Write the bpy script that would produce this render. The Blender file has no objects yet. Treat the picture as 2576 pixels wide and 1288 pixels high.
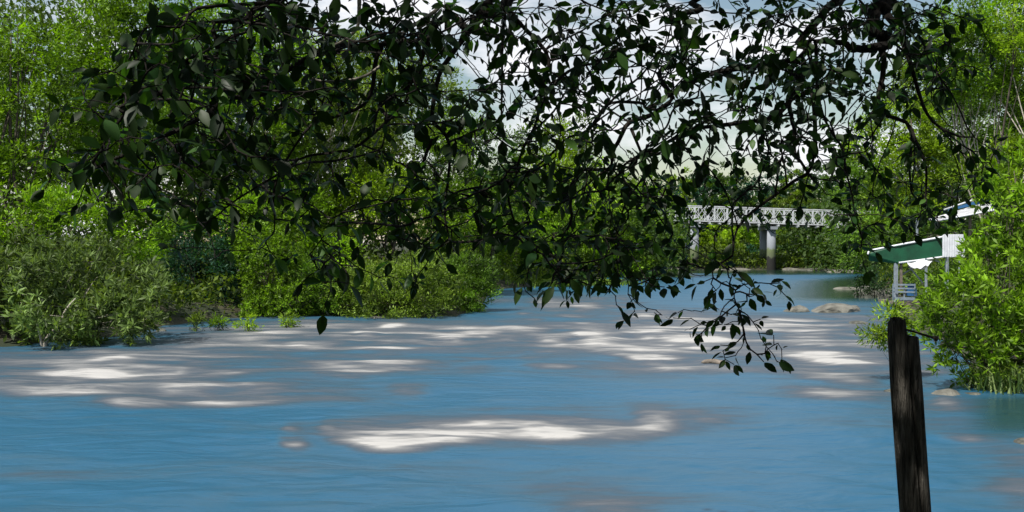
import bpy, math, random
import numpy as np
from mathutils import Vector
rng = np.random.default_rng(11)
random.seed(11)

# ------------------------------------------------------------------ camera, sky, sun, exposure
scn = bpy.context.scene
col = bpy.data.collections.new("place"); scn.collection.children.link(col)
CAMZ = 3.0; FX = 2474.0; HX = 1288.0; HY = 622.0       # photograph measured 2576 px wide: focal length and horizon
cam_d = bpy.data.cameras.new("camera"); cam = bpy.data.objects.new("camera", cam_d); col.objects.link(cam)
cam_d.sensor_width = 36.0; cam_d.lens = 34.57; cam_d.clip_start = 0.05; cam_d.clip_end = 3000
cam.location = (0, 0, CAMZ); cam.rotation_euler = (math.radians(90 - 0.51), 0, 0)
scn.camera = cam
SUN_EL = 57.0; SUN_AZ = math.degrees(math.atan2(-0.74, -0.67))  # azimuth from +Y towards +X: from the left, a little behind
w = bpy.data.worlds.new("World"); scn.world = w; w.use_nodes = True
nt = w.node_tree; nt.nodes.clear()
def N(t, ty, **k):
    n = t.nodes.new(ty)
    for a, b in k.items(): setattr(n, a, b)
    return n
out = N(nt, 'ShaderNodeOutputWorld'); bg = N(nt, 'ShaderNodeBackground'); bg.inputs[1].default_value = 0.085
sky = N(nt, 'ShaderNodeTexSky', sky_type='NISHITA', sun_disc=False, sun_elevation=math.radians(SUN_EL),
        sun_rotation=math.radians(SUN_AZ), altitude=300, air_density=1.6, dust_density=0.3, ozone_density=1.6)
tc = N(nt, 'ShaderNodeTexCoord'); mp = N(nt, 'ShaderNodeMapping'); mp.inputs['Scale'].default_value = (1.6, 1.6, 4.5)
nz = N(nt, 'ShaderNodeTexNoise'); nz.inputs['Scale'].default_value = 2.6; nz.inputs['Detail'].default_value = 9; nz.inputs['Roughness'].default_value = .55
cr = N(nt, 'ShaderNodeValToRGB'); cr.color_ramp.elements[0].position = .47; cr.color_ramp.elements[1].position = .60
mx = N(nt, 'ShaderNodeMix', data_type='RGBA'); mx.inputs[7].default_value = (10.6, 10.7, 11.2, 1)
nt.links.new(tc.outputs['Generated'], mp.inputs[0]); nt.links.new(mp.outputs[0], nz.inputs[0])
nt.links.new(nz.outputs[0], cr.inputs[0]); nt.links.new(cr.outputs[0], mx.inputs[0])
nt.links.new(sky.outputs[0], mx.inputs[6]); nt.links.new(mx.outputs[2], bg.inputs[0]); nt.links.new(bg.outputs[0], out.inputs[0])
sd = bpy.data.lights.new("sun", 'SUN'); sun = bpy.data.objects.new("sun", sd); col.objects.link(sun)
sd.energy = 5.0; sd.angle = math.radians(0.5); sd.color = (1.0, 0.95, 0.87)
a = math.radians(SUN_AZ); e = math.radians(SUN_EL)
SUNV = Vector((math.sin(a) * math.cos(e), math.cos(a) * math.cos(e), math.sin(e)))
sun.rotation_euler = SUNV.to_track_quat('Z', 'Y').to_euler()
scn.view_settings.view_transform = 'Standard'; scn.view_settings.look = 'None'; scn.view_settings.exposure = 0.2; scn.view_settings.gamma = 1.0
scn.cycles.max_bounces = 8; scn.cycles.transparent_max_bounces = 8; scn.cycles.use_denoising = True

# ------------------------------------------------------------------ helpers
def P(px, py, D): return np.array([(px - HX) / FX * D, D, CAMZ - (py - HY) / FX * D])
def tag(o, label=None, cat=None, group=None, kind=None):
    if label: o['label'] = label
    if cat: o['category'] = cat
    if group: o['group'] = group
    if kind: o['kind'] = kind
    return o
def empty(name, loc):
    o = bpy.data.objects.new(name, None); o.empty_display_size = .2; o.location = loc; col.objects.link(o); return o
def link(name, me, mat, parent=None, loc=None, smooth=False):
    """verts are given in world space; with a parent Empty they are shifted to its origin"""
    o = bpy.data.objects.new(name, me); col.objects.link(o)
    if mat: me.materials.append(mat)
    if parent is not None:
        o.parent = parent
    if smooth: me.polygons.foreach_set('use_smooth', np.ones(len(me.polygons), dtype=bool))
    return o
def mesh(name, V, F, org=(0, 0, 0), colr=None, attrs=None):
    V = np.asarray(V, dtype=np.float32) - np.asarray(org, dtype=np.float32)
    me = bpy.data.meshes.new(name)
    if isinstance(F, np.ndarray):
        k = F.shape[1]; n = len(F)
        me.vertices.add(len(V)); me.vertices.foreach_set('co', V.ravel())
        me.loops.add(n * k); me.loops.foreach_set('vertex_index', F.astype(np.int32).ravel())
        me.polygons.add(n); me.polygons.foreach_set('loop_start', np.arange(0, n * k, k, dtype=np.int32))
        me.update(calc_edges=True)
    else:
        me.from_pydata(V.tolist(), [], [list(map(int, f)) for f in F]); me.update()
    if colr is not None:
        at = me.color_attributes.new('tint', 'FLOAT_COLOR', 'POINT')
        c = np.ones((len(V), 4), dtype=np.float32); c[:, :3] = colr; at.data.foreach_set('color', c.ravel())
    if attrs:
        for k_, v in attrs.items():
            at = me.attributes.new(k_, 'FLOAT', 'POINT'); at.data.foreach_set('value', v.astype(np.float32).ravel())
    return me
def nrm(v): return v / np.maximum(np.linalg.norm(v, axis=-1, keepdims=True), 1e-9)

def _h(ix, iy, s):
    n = (ix.astype(np.int64) * 374761393 + iy.astype(np.int64) * 668265263 + s * 974711) & 0x7fffffff
    n = ((n ^ (n >> 13)) * 1274126177) & 0x7fffffff
    return ((n ^ (n >> 16)) & 0xffffff) / float(0xffffff)
def vnoise(x, y, s=0):
    x = np.asarray(x, float); y = np.asarray(y, float)
    ix = np.floor(x); iy = np.floor(y); fx = x - ix; fy = y - iy
    fx = fx * fx * (3 - 2 * fx); fy = fy * fy * (3 - 2 * fy)
    a_ = _h(ix, iy, s); b_ = _h(ix + 1, iy, s); c_ = _h(ix, iy + 1, s); d_ = _h(ix + 1, iy + 1, s)
    return (a_ * (1 - fx) + b_ * fx) * (1 - fy) + (c_ * (1 - fx) + d_ * fx) * fy
def fbm(x, y, s=0, o=4):
    t = 0; am = .5; tot = 0
    for i in range(o):
        t = t + am * vnoise(x * 2 ** i, y * 2 ** i, s + i * 17); tot += am; am *= .5
    return t / tot
def lodfbm(x, y, dist, s=0, o=7, cy=1.0):
    """fbm whose finest octaves fade with distance, so that the surface map does not alias"""
    t = 0; tot = 0; am = .5
    for i in range(o):
        pxs = cy / 2 ** i * CAMZ * FX / dist ** 2
        wt = am * np.clip((pxs - .9) / 1.8, 0, 1); t = t + wt * (vnoise(x * 2 ** i + i * 3.1, y * 2 ** i + i * 1.7, s + i * 17) - .5); tot = tot + am; am *= .62
    return .5 + t / (tot * .55)
def sstep(a_, b_, x):
    t = np.clip((x - a_) / (b_ - a_), 0, 1); return t * t * (3 - 2 * t)

class MB:
    """collects shapes into one mesh"""
    def __init__(s): s.V = []; s.F = []; s.n = 0
    def add(s, V, F):
        V = np.asarray(V, float); s.V.append(V)
        s.F += [tuple(int(i) + s.n for i in f) for f in F]; s.n += len(V)
    def box(s, c, size, R=None):
        c = np.asarray(c, float); h = np.asarray(size, float) / 2
        V = np.array([[x, y, z] for x in (-1, 1) for y in (-1, 1) for z in (-1, 1)], float) * h
        if R is not None: V = V @ np.asarray(R).T
        s.add(V + c, [(0, 1, 3, 2), (4, 6, 7, 5), (0, 4, 5, 1), (2, 3, 7, 6), (0, 2, 6, 4), (1, 5, 7, 3)])
    def bar(s, p, q, wd, ht, up=(0, 0, 1)):
        p = np.asarray(p, float); q = np.asarray(q, float); d = q - p; L = np.linalg.norm(d); d /= L
        sd_ = np.cross(d, up); sd_ /= np.linalg.norm(sd_); u = np.cross(sd_, d)
        s.box((p + q) / 2, (L, wd, ht), np.stack([d, sd_, u], 1))
    def tube(s, pts, rad, k=8, wob=0.0):
        pts = np.asarray(pts, float); n = len(pts); rad = np.broadcast_to(rad, (n,))
        T = nrm(np.gradient(pts, axis=0)); ref = np.array([0.31, 0.17, 0.93])
        if abs(T[0] @ nrm(ref)) > .9: ref = np.array([1., 0, .1])
        A = nrm(np.cross(T, ref)); B = np.cross(T, A)
        th = np.arange(k) * 2 * math.pi / k
        rr = rad[:, None] * (1 + wob * (rng.random((n, k)) - .5))
        V = pts[:, None] + rr[..., None] * (np.cos(th)[None, :, None] * A[:, None] + np.sin(th)[None, :, None] * B[:, None])
        F = [(i * k + j, i * k + (j + 1) % k, (i + 1) * k + (j + 1) % k, (i + 1) * k + j) for i in range(n - 1) for j in range(k)]
        F.append(tuple(range(k - 1, -1, -1))); F.append(tuple((n - 1) * k + j for j in range(k)))
        s.add(V.reshape(-1, 3), F)
    def build(s, name, mat, parent=None, smooth=False):
        org = parent_org(parent)
        return link(name, mesh(name, np.concatenate(s.V), s.F, org), mat, parent, smooth=smooth)
def parent_org(p):
    o = np.zeros(3)
    while p is not None: o = o + np.array(p.location); p = p.parent
    return o
def smoothline(pts, n):
    """Catmull-Rom through pts"""
    pts = np.asarray(pts, float); m = len(pts)
    ext = np.vstack([2 * pts[0] - pts[1], pts, 2 * pts[-1] - pts[-2]])
    o = []
    for t in np.linspace(0, m - 1 - 1e-6, n):
        i = int(t); u = t - i; a_, b_, c_, d_ = ext[i:i + 4]
        o.append(.5 * ((2 * b_) + (-a_ + c_) * u + (2 * a_ - 5 * b_ + 4 * c_ - d_) * u * u + (-a_ + 3 * b_ - 3 * c_ + d_) * u ** 3))
    return np.array(o)

# ------------------------------------------------------------------ materials
def mat(name, rgb, rough=.7, spec=.3, var=.25, scale=6.0, bump=0.0, bscale=20.0, metal=0.0, stretch=(1, 1, 1), rgb2=None):
    m = bpy.data.materials.new(name); m.use_nodes = True; t = m.node_tree; b = t.nodes['Principled BSDF']
    b.inputs['Roughness'].default_value = rough; b.inputs['Specular IOR Level'].default_value = spec; b.inputs['Metallic'].default_value = metal
    tc_ = N(t, 'ShaderNodeTexCoord'); mp_ = N(t, 'ShaderNodeMapping'); mp_.inputs['Scale'].default_value = stretch
    t.links.new(tc_.outputs['Object'], mp_.inputs[0])
    n1 = N(t, 'ShaderNodeTexNoise'); n1.inputs['Scale'].default_value = scale; n1.inputs['Detail'].default_value = 8
    t.links.new(mp_.outputs[0], n1.inputs[0])
    r = N(t, 'ShaderNodeValToRGB'); c = np.array(rgb)
    c2 = np.array(rgb2) if rgb2 is not None else c * (1 + var)
    r.color_ramp.elements[0].position = .35; r.color_ramp.elements[1].position = .65
    r.color_ramp.elements[0].color = (*np.clip(c * (1 - var), 0, 1), 1); r.color_ramp.elements[1].color = (*np.clip(c2, 0, 1), 1)
    t.links.new(n1.outputs[0], r.inputs[0]); t.links.new(r.outputs[0], b.inputs['Base Color'])
    if bump:
        n2 = N(t, 'ShaderNodeTexNoise'); n2.inputs['Scale'].default_value = bscale; n2.inputs['Detail'].default_value = 6
        t.links.new(mp_.outputs[0], n2.inputs[0]); bp = N(t, 'ShaderNodeBump'); bp.inputs['Strength'].default_value = bump
        bp.inputs['Distance'].default_value = .05
        t.links.new(n2.outputs[0], bp.inputs['Height']); t.links.new(bp.outputs[0], b.inputs['Normal'])
    return m
def leafmat(name, transl=.35, rough=.45, spec=.35, boost=(1.5, 1.6, .7)):
    m = bpy.data.materials.new(name); m.use_nodes = True; t = m.node_tree; b = t.nodes['Principled BSDF']; o = t.nodes['Material Output']
    at = N(t, 'ShaderNodeAttribute', attribute_name='tint'); t.links.new(at.outputs['Color'], b.inputs['Base Color'])
    b.inputs['Roughness'].default_value = rough; b.inputs['Specular IOR Level'].default_value = spec
    tr = N(t, 'ShaderNodeBsdfTranslucent'); ml = N(t, 'ShaderNodeMix', data_type='RGBA', blend_type='MULTIPLY'); ml.inputs[0].default_value = 1
    ml.inputs[7].default_value = (*boost, 1); t.links.new(at.outputs['Color'], ml.inputs[6]); t.links.new(ml.outputs[2], tr.inputs[0])
    ms = N(t, 'ShaderNodeMixShader'); ms.inputs[0].default_value = transl
    t.links.new(b.outputs[0], ms.inputs[1]); t.links.new(tr.outputs[0], ms.inputs[2]); t.links.new(ms.outputs[0], o.inputs[0])
    return m
M = {}
M['leaf'] = leafmat('leaf', .32, .5, .25, (1.6, 1.7, .5))
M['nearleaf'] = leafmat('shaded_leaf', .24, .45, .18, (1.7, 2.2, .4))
M['bark'] = mat('bark', (.09, .075, .06), .9, .2, .4, 8, .8, 14, stretch=(1, 1, .3))
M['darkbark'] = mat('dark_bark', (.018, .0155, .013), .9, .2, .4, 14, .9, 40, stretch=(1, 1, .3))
M['palebark'] = mat('pale_bark', (.34, .31, .26), .85, .2, .3, 8, .5, 14)
M['steel'] = mat('painted_steel', (.60, .62, .64), .55, .4, .22, 1.2)
M['deck'] = mat('bridge_deck', (.12, .12, .12), .8, .3, .2, 3)
M['concrete'] = mat('concrete', (.36, .38, .40), .9, .2, .15, 2.0, .4, 6)
M['rock'] = mat('river_rock', (.15, .145, .122), .85, .3, .35, 2.2, 1.0, 7)
M['wetrock'] = mat('wet_rock', (.10, .10, .08), .6, .4, .5, 5, 1.0, 12)
M['greencloth'] = mat('green_sheet', (.003, .060, .026), .55, .4, .3, 1.6, .1, 5)
M['white'] = mat('white_paint', (.74, .76, .80), .5, .4, .08, 4)
M['greypaint'] = mat('grey_paint', (.26, .30, .34), .6, .4, .2, 6)
M['wood'] = mat('grey_timber', (.20, .17, .14), .9, .2, .3, 6, .4, 20)
M['roof'] = mat('roof_sheet', (.50, .50, .52), .6, .3, .2, 1.5)
M['blue'] = mat('blue_sheet', (.03, .12, .28), .6, .3, .2, 2)
M['tarp'] = mat('white_tarpaulin', (.70, .71, .74), .6, .3, .15, 3, .6, 5)
M['iron'] = mat('rusty_iron', (.03, .022, .018), .8, .3, .3, 30, .5, 60)
M['rail'] = mat('rail_paint', (.20, .25, .30), .6, .3, .2, 5)

# weathered post material: long grain
def postmat():
    m = mat('weathered_wood', (.05, .046, .038), .9, .15, .5, 9, 1.0, 28, stretch=(9, 9, .8), rgb2=(.19, .175, .15)); return m
M['post'] = postmat()

# ground
g = bpy.data.materials.new('bank_soil'); g.use_nodes = True; t = g.node_tree; b = t.nodes['Principled BSDF']; b.inputs['Roughness'].default_value = .95
tc_ = N(t, 'ShaderNodeTexCoord'); n1 = N(t, 'ShaderNodeTexNoise'); n1.inputs['Scale'].default_value = .9; n1.inputs['Detail'].default_value = 10
t.links.new(tc_.outputs['Object'], n1.inputs[0]); r = N(t, 'ShaderNodeValToRGB')
r.color_ramp.elements[0].color = (.018, .028, .010, 1); r.color_ramp.elements[0].position = .42
r.color_ramp.elements[1].color = (.055, .048, .028, 1); r.color_ramp.elements[1].position = .62
t.links.new(n1.outputs[0], r.inputs[0]); t.links.new(r.outputs[0], b.inputs['Base Color'])
bp = N(t, 'ShaderNodeBump'); bp.inputs['Strength'].default_value = .8; bp.inputs['Distance'].default_value = .2
t.links.new(n1.outputs[0], bp.inputs['Height']); t.links.new(bp.outputs[0], b.inputs['Normal']); M['soil'] = g

# water: blue river, brown-grey churned water, white foam; "foam" is a map of where the froth lies on the surface
wm = bpy.data.materials.new('river_water'); wm.use_nodes = True; t = wm.node_tree; b = t.nodes['Principled BSDF']
fa = N(t, 'ShaderNodeAttribute', attribute_name='foam'); ca = N(t, 'ShaderNodeAttribute', attribute_name='calm')
tc_ = N(t, 'ShaderNodeTexCoord')
mpa = N(t, 'ShaderNodeMapping'); mpa.inputs['Scale'].default_value = (.8, 3.4, 1)
na = N(t, 'ShaderNodeTexNoise'); na.inputs['Scale'].default_value = 1.5; na.inputs['Detail'].default_value = 9; na.inputs['Roughness'].default_value = .68; na.inputs['Distortion'].default_value = .6
t.links.new(tc_.outputs['Object'], mpa.inputs[0]); t.links.new(mpa.outputs[0], na.inputs[0])
mm = N(t, 'ShaderNodeMath', operation='MULTIPLY_ADD'); mm.inputs[1].default_value = .80; mm.inputs[2].default_value = -.40
t.links.new(na.outputs[0], mm.inputs[0])
am_ = N(t, 'ShaderNodeMapRange'); am_.inputs['From Max'].default_value = .45; am_.inputs['To Min'].default_value = .30; am_.inputs['To Max'].default_value = 1.0
t.links.new(fa.outputs['Fac'], am_.inputs[0]); m2 = N(t, 'ShaderNodeMath', operation='MULTIPLY'); t.links.new(mm.outputs[0], m2.inputs[0]); t.links.new(am_.outputs[0], m2.inputs[1]); mm = m2
ad = N(t, 'ShaderNodeMath', operation='ADD'); t.links.new(mm.outputs[0], ad.inputs[0]); t.links.new(fa.outputs['Fac'], ad.inputs[1])
rp = N(t, 'ShaderNodeValToRGB'); el = rp.color_ramp.elements
el[0].position = 0.0; el[0].color = (.020, .100, .180, 1); el[1].position = 1.0; el[1].color = (.43, .42, .40, 1)
for p_, c_ in ((.12, (.032, .102, .165)), (.28, (.044, .080, .112)), (.46, (.076, .091, .110)), (.66, (.138, .146, .154)), (.86, (.27, .267, .26))):
    q = el.new(p_); q.color = (*c_, 1)
mc = N(t, 'ShaderNodeMix', data_type='RGBA'); mc.inputs[7].default_value = (.012, .035, .022, 1)  # dark green base colour of calm water stands in for the banks' reflection
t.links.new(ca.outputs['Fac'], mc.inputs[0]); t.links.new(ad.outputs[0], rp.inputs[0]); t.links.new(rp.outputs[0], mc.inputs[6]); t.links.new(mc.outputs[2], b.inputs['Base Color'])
rr = N(t, 'ShaderNodeMapRange'); rr.inputs['To Min'].default_value = .36; rr.inputs['To Max'].default_value = .75
t.links.new(fa.outputs['Fac'], rr.inputs[0])
rc = N(t, 'ShaderNodeMix', data_type='FLOAT'); rc.inputs[3].default_value = .10
t.links.new(ca.outputs['Fac'], rc.inputs[0]); t.links.new(rr.outputs[0], rc.inputs[2]); t.links.new(rc.outputs[0], b.inputs['Roughness'])
b.inputs['Specular IOR Level'].default_value = .45; b.inputs['IOR'].default_value = 1.33
mpb = N(t, 'ShaderNodeMapping'); mpb.inputs['Scale'].default_value = (.8, 2.0, 1)
nb = N(t, 'ShaderNodeTexNoise'); nb.inputs['Scale'].default_value = 1.1; nb.inputs['Detail'].default_value = 3; nb.inputs['Distortion'].default_value = .8
t.links.new(tc_.outputs['Object'], mpb.inputs[0]); t.links.new(mpb.outputs[0], nb.inputs[0])
bs = N(t, 'ShaderNodeMix', data_type='FLOAT'); bs.inputs[2].default_value = .5; bs.inputs[3].default_value = .12
t.links.new(ca.outputs['Fac'], bs.inputs[0])
bp = N(t, 'ShaderNodeBump'); bp.inputs['Distance'].default_value = .12; t.links.new(bs.outputs[0], bp.inputs['Strength'])
t.links.new(nb.outputs[0], bp.inputs['Height']); t.links.new(bp.outputs[0], b.inputs['Normal']); M['water'] = wm

# ------------------------------------------------------------------ the river's outline, terrain and water
RIV = np.array([(-60, 6.0), (-48, 24), (-30, 27), (-15, 29.2), (-12.9, 33.5), (-13.2, 38), (-11.6, 42), (-8.4, 43), (-4.8, 42), (-2.2, 42.5), (-1.4, 47),
                (-1.3, 58), (-1.0, 70), (2.5, 76), (7.6, 92), (14.6, 112), (18, 127), (30, 131), (50, 131), (58, 127), (46, 108), (31, 84), (24.5, 66), (21.0, 55),
                (15.5, 40), (12.2, 27), (10.1, 21.8), (11.6, 19.4), (15, 15), (17, 6.2)], float)
def inside(x, y):
    c = np.zeros(x.shape, bool); n = len(RIV)
    for i in range(n):
        x1, y1 = RIV[i]; x2, y2 = RIV[(i + 1) % n]
        k = ((y1 > y) != (y2 > y)) & (x < (x2 - x1) * (y - y1) / (y2 - y1 + 1e-12) + x1); c ^= k
    return c
def rdist(x, y):
    d = np.full(x.shape, 1e9)
    for i in range(len(RIV)):
        p = RIV[i]; q = RIV[(i + 1) % len(RIV)]; v = q - p
        tt = np.clip(((x - p[0]) * v[0] + (y - p[1]) * v[1]) / (v @ v), 0, 1)
        d = np.minimum(d, np.hypot(x - p[0] - tt * v[0], y - p[1] - tt * v[1]))
    return np.where(inside(x, y), -d, d)
def terr(x, y):
    x = np.asarray(x, float); y = np.asarray(y, float)
    d = rdist(x, y)
    z = np.where(d < 0, np.maximum(d * .5, -1.6), 0.75 * (1 - np.exp(-d / 2.6)) + np.minimum(d, 60) * .05)
    near = sstep(14, 4, y) * (np.abs(x) < 60)
    z = np.where(d > 0, z + near * 1.15 * (1 - np.exp(-d / 2.2)) * 0.9, z)
    return z + (fbm(x * .35, y * .35, 5, 3) - .5) * .35 * np.clip(d, 0, 1) - .06
xs = np.concatenate([np.linspace(-420, -62, 30), np.linspace(-60, 70, 300), np.linspace(72, 420, 30)])
ys = np.concatenate([np.linspace(-60, -2, 12), np.linspace(0, 90, 220), np.linspace(91, 180, 110), np.linspace(185, 700, 30)])
GX, GY = np.meshgrid(xs, ys); GZ = terr(GX, GY)
def gridF(ny, nx):
    i = np.arange(ny - 1)[:, None] * nx + np.arange(nx - 1)[None]
    return np.stack([i, i + 1, i + nx + 1, i + nx], -1).reshape(-1, 4)
o = link('ground', mesh('ground', np.stack([GX, GY, GZ], -1).reshape(-1, 3), gridF(len(ys), len(xs))), M['soil'], smooth=True)
tag(o, kind='structure')

# foam crests: (x0, x1, ytop, ybottom at left, ybottom mid, ybottom right, strength, sharpness of the front edge)
FO = [
 (690, 800, 1095, 1118, 1128, 1120, .75, .5), (705, 770, 1062, 1085, 1092, 1095, .5, .2), (790, 860, 1050, 1085, 1088, 1090, .35, .2),
 (780, 1290, 1060, 1104, 1130, 1096, 1.25, .9), (1000, 1420, 1050, 1090, 1104, 1096, .45, .4), (840, 1180, 1040, 1078, 1090, 1080, .4, .2), (1130, 1700, 1035, 1096, 1104, 1098, .55, .5), (1310, 1470, 1062, 1096, 1108, 1100, .45, .6), (1480, 1670, 1070, 1100, 1104, 1100, .35, .6),
 (1560, 1720, 1005, 1058, 1070, 1062, .85, .3), (1690, 1860, 1020, 1060, 1064, 1060, .5, .4), (1760, 1950, 1005, 1040, 1050, 1045, .3, .2),
 (1360, 1700, 1225, 1265, 1290, 1290, .42, .15),
 (1480, 1760, 868, 880, 903, 897, 1.3, .9), (1300, 1450, 903, 918, 924, 918, .55, .6), (1610, 1780, 913, 923, 930, 926, .65, .7), (1740, 1860, 905, 918, 926, 930, .4, .5),
 (1920, 2250, 868, 885, 908, 915, 1.35, .9), (2000, 2250, 926, 948, 956, 950, .95, .6), (1960, 2140, 812, 850, 862, 858, .75, .5), (2100, 2260, 835, 862, 866, 862, .55, .4),
 (1440, 1580, 840, 858, 864, 858, 1.1, .8), (1640, 1870, 833, 848, 865, 862, 1.05, .85), (1335, 1440, 840, 852, 860, 855, 1.0, .7),
 (1415, 1530, 822, 840, 845, 840, .8, .6), (1570, 1710, 822, 842, 852, 845, .75, .5), (1330, 1450, 745, 762, 772, 775, .75, .5), (1430, 1520, 762, 776, 782, 780, .65, .5),
 (1575, 1680, 776, 790, 797, 792, 1.0, .7), (1670, 1860, 785, 800, 812, 808, .7, .4), (1700, 1960, 805, 825, 834, 830, .7, .5), (1860, 2060, 790, 812, 822, 815, .6, .4),
 (1240, 1420, 808, 826, 834, 826, .7, .5), (1120, 1310, 818, 832, 838, 834, .9, .6), (1050, 1200, 832, 848, 855, 848, 1.05, .7), (880, 960, 826, 840, 845, 840, .9, .6),
 (940, 1040, 808, 820, 824, 820, .75, .5), (680, 900, 800, 812, 820, 815, .45, .4), (560, 760, 820, 842, 850, 842, .45, .3), (700, 900, 838, 862, 868, 858, .45, .4),
 (860, 1130, 858, 876, 884, 874, .5, .5), (420, 640, 842, 868, 876, 862, .35, .3), (200, 370, 875, 892, 906, 900, .8, .5), (350, 700, 880, 896, 906, 898, .5, .4),
 (90, 260, 900, 918, 926, 918, .45, .4), (360, 560, 950, 978, 984, 974, 1.0, .7), (-60, 380, 965, 984, 994, 996, .7, .7), (220, 480, 990, 1010, 1020, 1010, .75, .6),
 (420, 740, 985, 1006, 1018, 1004, .7, .6), (540, 760, 952, 980, 988, 980, .55, .4), (730, 1080, 900, 928, 938, 922, .7, .5), (900, 1100, 893, 915, 925, 918, .5, .5),
 (970, 1080, 965, 984, 992, 984, .6, .3), (500, 640, 925, 942, 948, 940, .35, .3), (2330, 2440, 975, 1008, 1018, 1010, .55, .4), (1970, 2260, 975, 990, 1004, 1012, .7, .6),
 (2330, 2560, 1090, 1100, 1112, 1116, .65, .8), (2060, 2240, 788, 798, 804, 802, .7, .6), (2230, 2420, 880, 935, 950, 940, .55, .3), (2460, 2700, 1140, 1210, 1260, 1300, .3, .1),
 (1200, 1300, 742, 756, 762, 760, .3, .3), (0, 220, 1160, 1190, 1200, 1195, .16, .2), (1130, 1260, 905, 925, 932, 925, .3, .3)]
# broad zones of churned grey-brown water: (cx, cy, rx, ry, strength)
ZO = [(820, 845, 620, 45, .36), (300, 930, 480, 62, .36), (1700, 850, 520, 66, .34), (2120, 905, 260, 70, .30), (1350, 1085, 620, 34, .22), (2150, 800, 330, 40, .20),
      (1560, 1270, 260, 60, .16), (620, 985, 300, 36, .28), (1000, 915, 330, 26, .24), (1700, 925, 330, 22, .26), (1430, 765, 190, 26, .22), (2560, 1230, 160, 120, .18), (2450, 1030, 240, 40, .16),
      (1560, 1040, 300, 40, .12), (900, 1180, 900, 26, .05)]
rs = np.random.default_rng(5)
for cx, cy, sx, sy, cnt in ((1650, 850, 430, 46, 130), (820, 855, 520, 38, 80), (300, 940, 380, 46, 46), (2110, 865, 170, 58, 30), (1480, 775, 230, 26, 26), (1000, 925, 330, 20, 12), (1450, 1060, 300, 26, 10)):
    for _ in range(cnt):
        x = rs.normal(cx, sx * .6); y = rs.normal(cy, sy * .6)
        if y < 740 or (y < 808 and x < 1260) or (y < 835 and x < 560) or (y < 870 and x < 380): continue
        hw = rs.uniform(18, 110); h = rs.uniform(3, 8) * (y - 560) / 300.; rnd = rs.uniform(.12, .42)
        FO.append((x - hw, x + hw, y - h, y - rs.uniform(0, 4), y + 2, y + rs.uniform(-5, 2), rnd * (1.25 if cx > 1400 and cy < 1000 else .8), rs.uniform(.2, .8)))
def foam_map(px, py, X, Y):
    f = np.zeros(px.shape); hgt = np.zeros(px.shape); core = np.zeros(px.shape)
    wx = (lodfbm(X * .55, Y * .7, Y, 31, 6, 1.4) - .5) * 46; wy = (lodfbm(X * .35, Y * .5, Y, 32, 6, 2.0) - .5) * 15 * np.clip((py - 640) / 260, .3, 1.15)
    qx = px + wx; qy = py + wy
    for cx, cy, rx, ry, s_ in ZO:
        d = ((qx - cx) / rx) ** 2 + ((qy - cy) / ry) ** 2
        f = np.maximum(f, s_ * np.exp(-d * .85) * 1.75)
    n1 = np.clip(lodfbm(X * .45, Y * 1.1, Y, 77, 7, .9), 0, 1); n2 = np.clip(lodfbm(X * .9, Y * 2.4, Y, 78, 6, .42), 0, 1); n3 = np.clip(lodfbm(X * .16, Y * .32, Y, 79, 6, 3.1), 0, 1)
    f = f * (.15 + .75 * n1 + .75 * n3)
    for x0, x1, yt, b0, b1, b2, s_, sh in FO:
        m = (px > x0 - 120) & (px < x1 + 120) & (py > yt - 60) & (py < max(b0, b1, b2) + 50)
        if not m.any(): continue
        u = (qx[m] - x0) / (x1 - x0); uc = np.clip(u, 0, 1); H = (b1 - yt)
        yb = b0 * (1 - uc) ** 2 * 1 + 2 * uc * (1 - uc) * (2 * b1 - (b0 + b2) / 2) + b2 * uc ** 2
        lat = sstep(-.12, .38, u) * sstep(1.15, .50, u); lc = sstep(.0, .42, u) * sstep(1.0, .48, u)
        ys_ = py[m] * .65 + qy[m] * .35          # the front edge stays crisp, the back is torn
        v = 1 - (yb - ys_) / max(H, 3)
        edge = .14 + .55 * (1 - sh)
        cut = sstep(1.0 + edge, 1.0 - edge * .5, v)
        vb = 1 - (yb - qy[m]) / max(H, 3)
        body = sstep(-.45, .8, vb) * cut * lat; cor = np.clip(vb, 0, 1) ** 2.0 * cut * lc
        k = s_ * (.40 * body * (.35 + .75 * n1[m] + .35 * n2[m]) + .60 * cor * (.45 + .35 * n2[m] + .40 * n1[m]))
        f[m] = f[m] + k * (1 - .75 * np.clip(f[m], 0, 1)); rel = .05 if H > 12 else .008; hgt[m] += s_ * lat * sstep(-.3, .9, v) * cut * rel
        hgt[m] -= s_ * lat * np.exp(-((v - 1.5) / .45) ** 2) * rel * .6
    ns = sstep(.30, .72, lodfbm(X * .5, Y * 1.6, Y, 83, 7, .62)); f = f * (.70 + .46 * ns)
    return np.clip(f, 0, 1.05), np.clip(hgt, -.05, .065)
pyr = np.concatenate([np.arange(672.0, 1000, 1.25), np.arange(1000, 1420, 1.7), np.linspace(1425, 1900, 30)])
Dr = CAMZ * FX / (pyr - HY)
pxc = np.concatenate([np.linspace(-7000, -260, 90), np.arange(-255, 2840, 4.6), np.linspace(2850, 6500, 60)])
PX, PY = np.meshgrid(pxc, pyr); DD = np.repeat(Dr[:, None], len(pxc), 1)
WX = (PX - HX) / FX * DD; WY = DD
foam, hg = foam_map(PX, PY, WX, WY)
inn = (PX > -300) & (PX < 2900)
foam = np.where(inn, foam, .1 + .25 * fbm(WX * .4, WY * .8, 9, 3))
sw = (np.clip(lodfbm(WX * .30, WY * .9, WY, 91, 7, 1.1), 0, 1) - .5) * .30
foam = np.clip(foam + np.clip(sw, -.12, .20) * (PY > 760), 0, 1.1)
rd_ = rdist(WX, WY)
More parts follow.
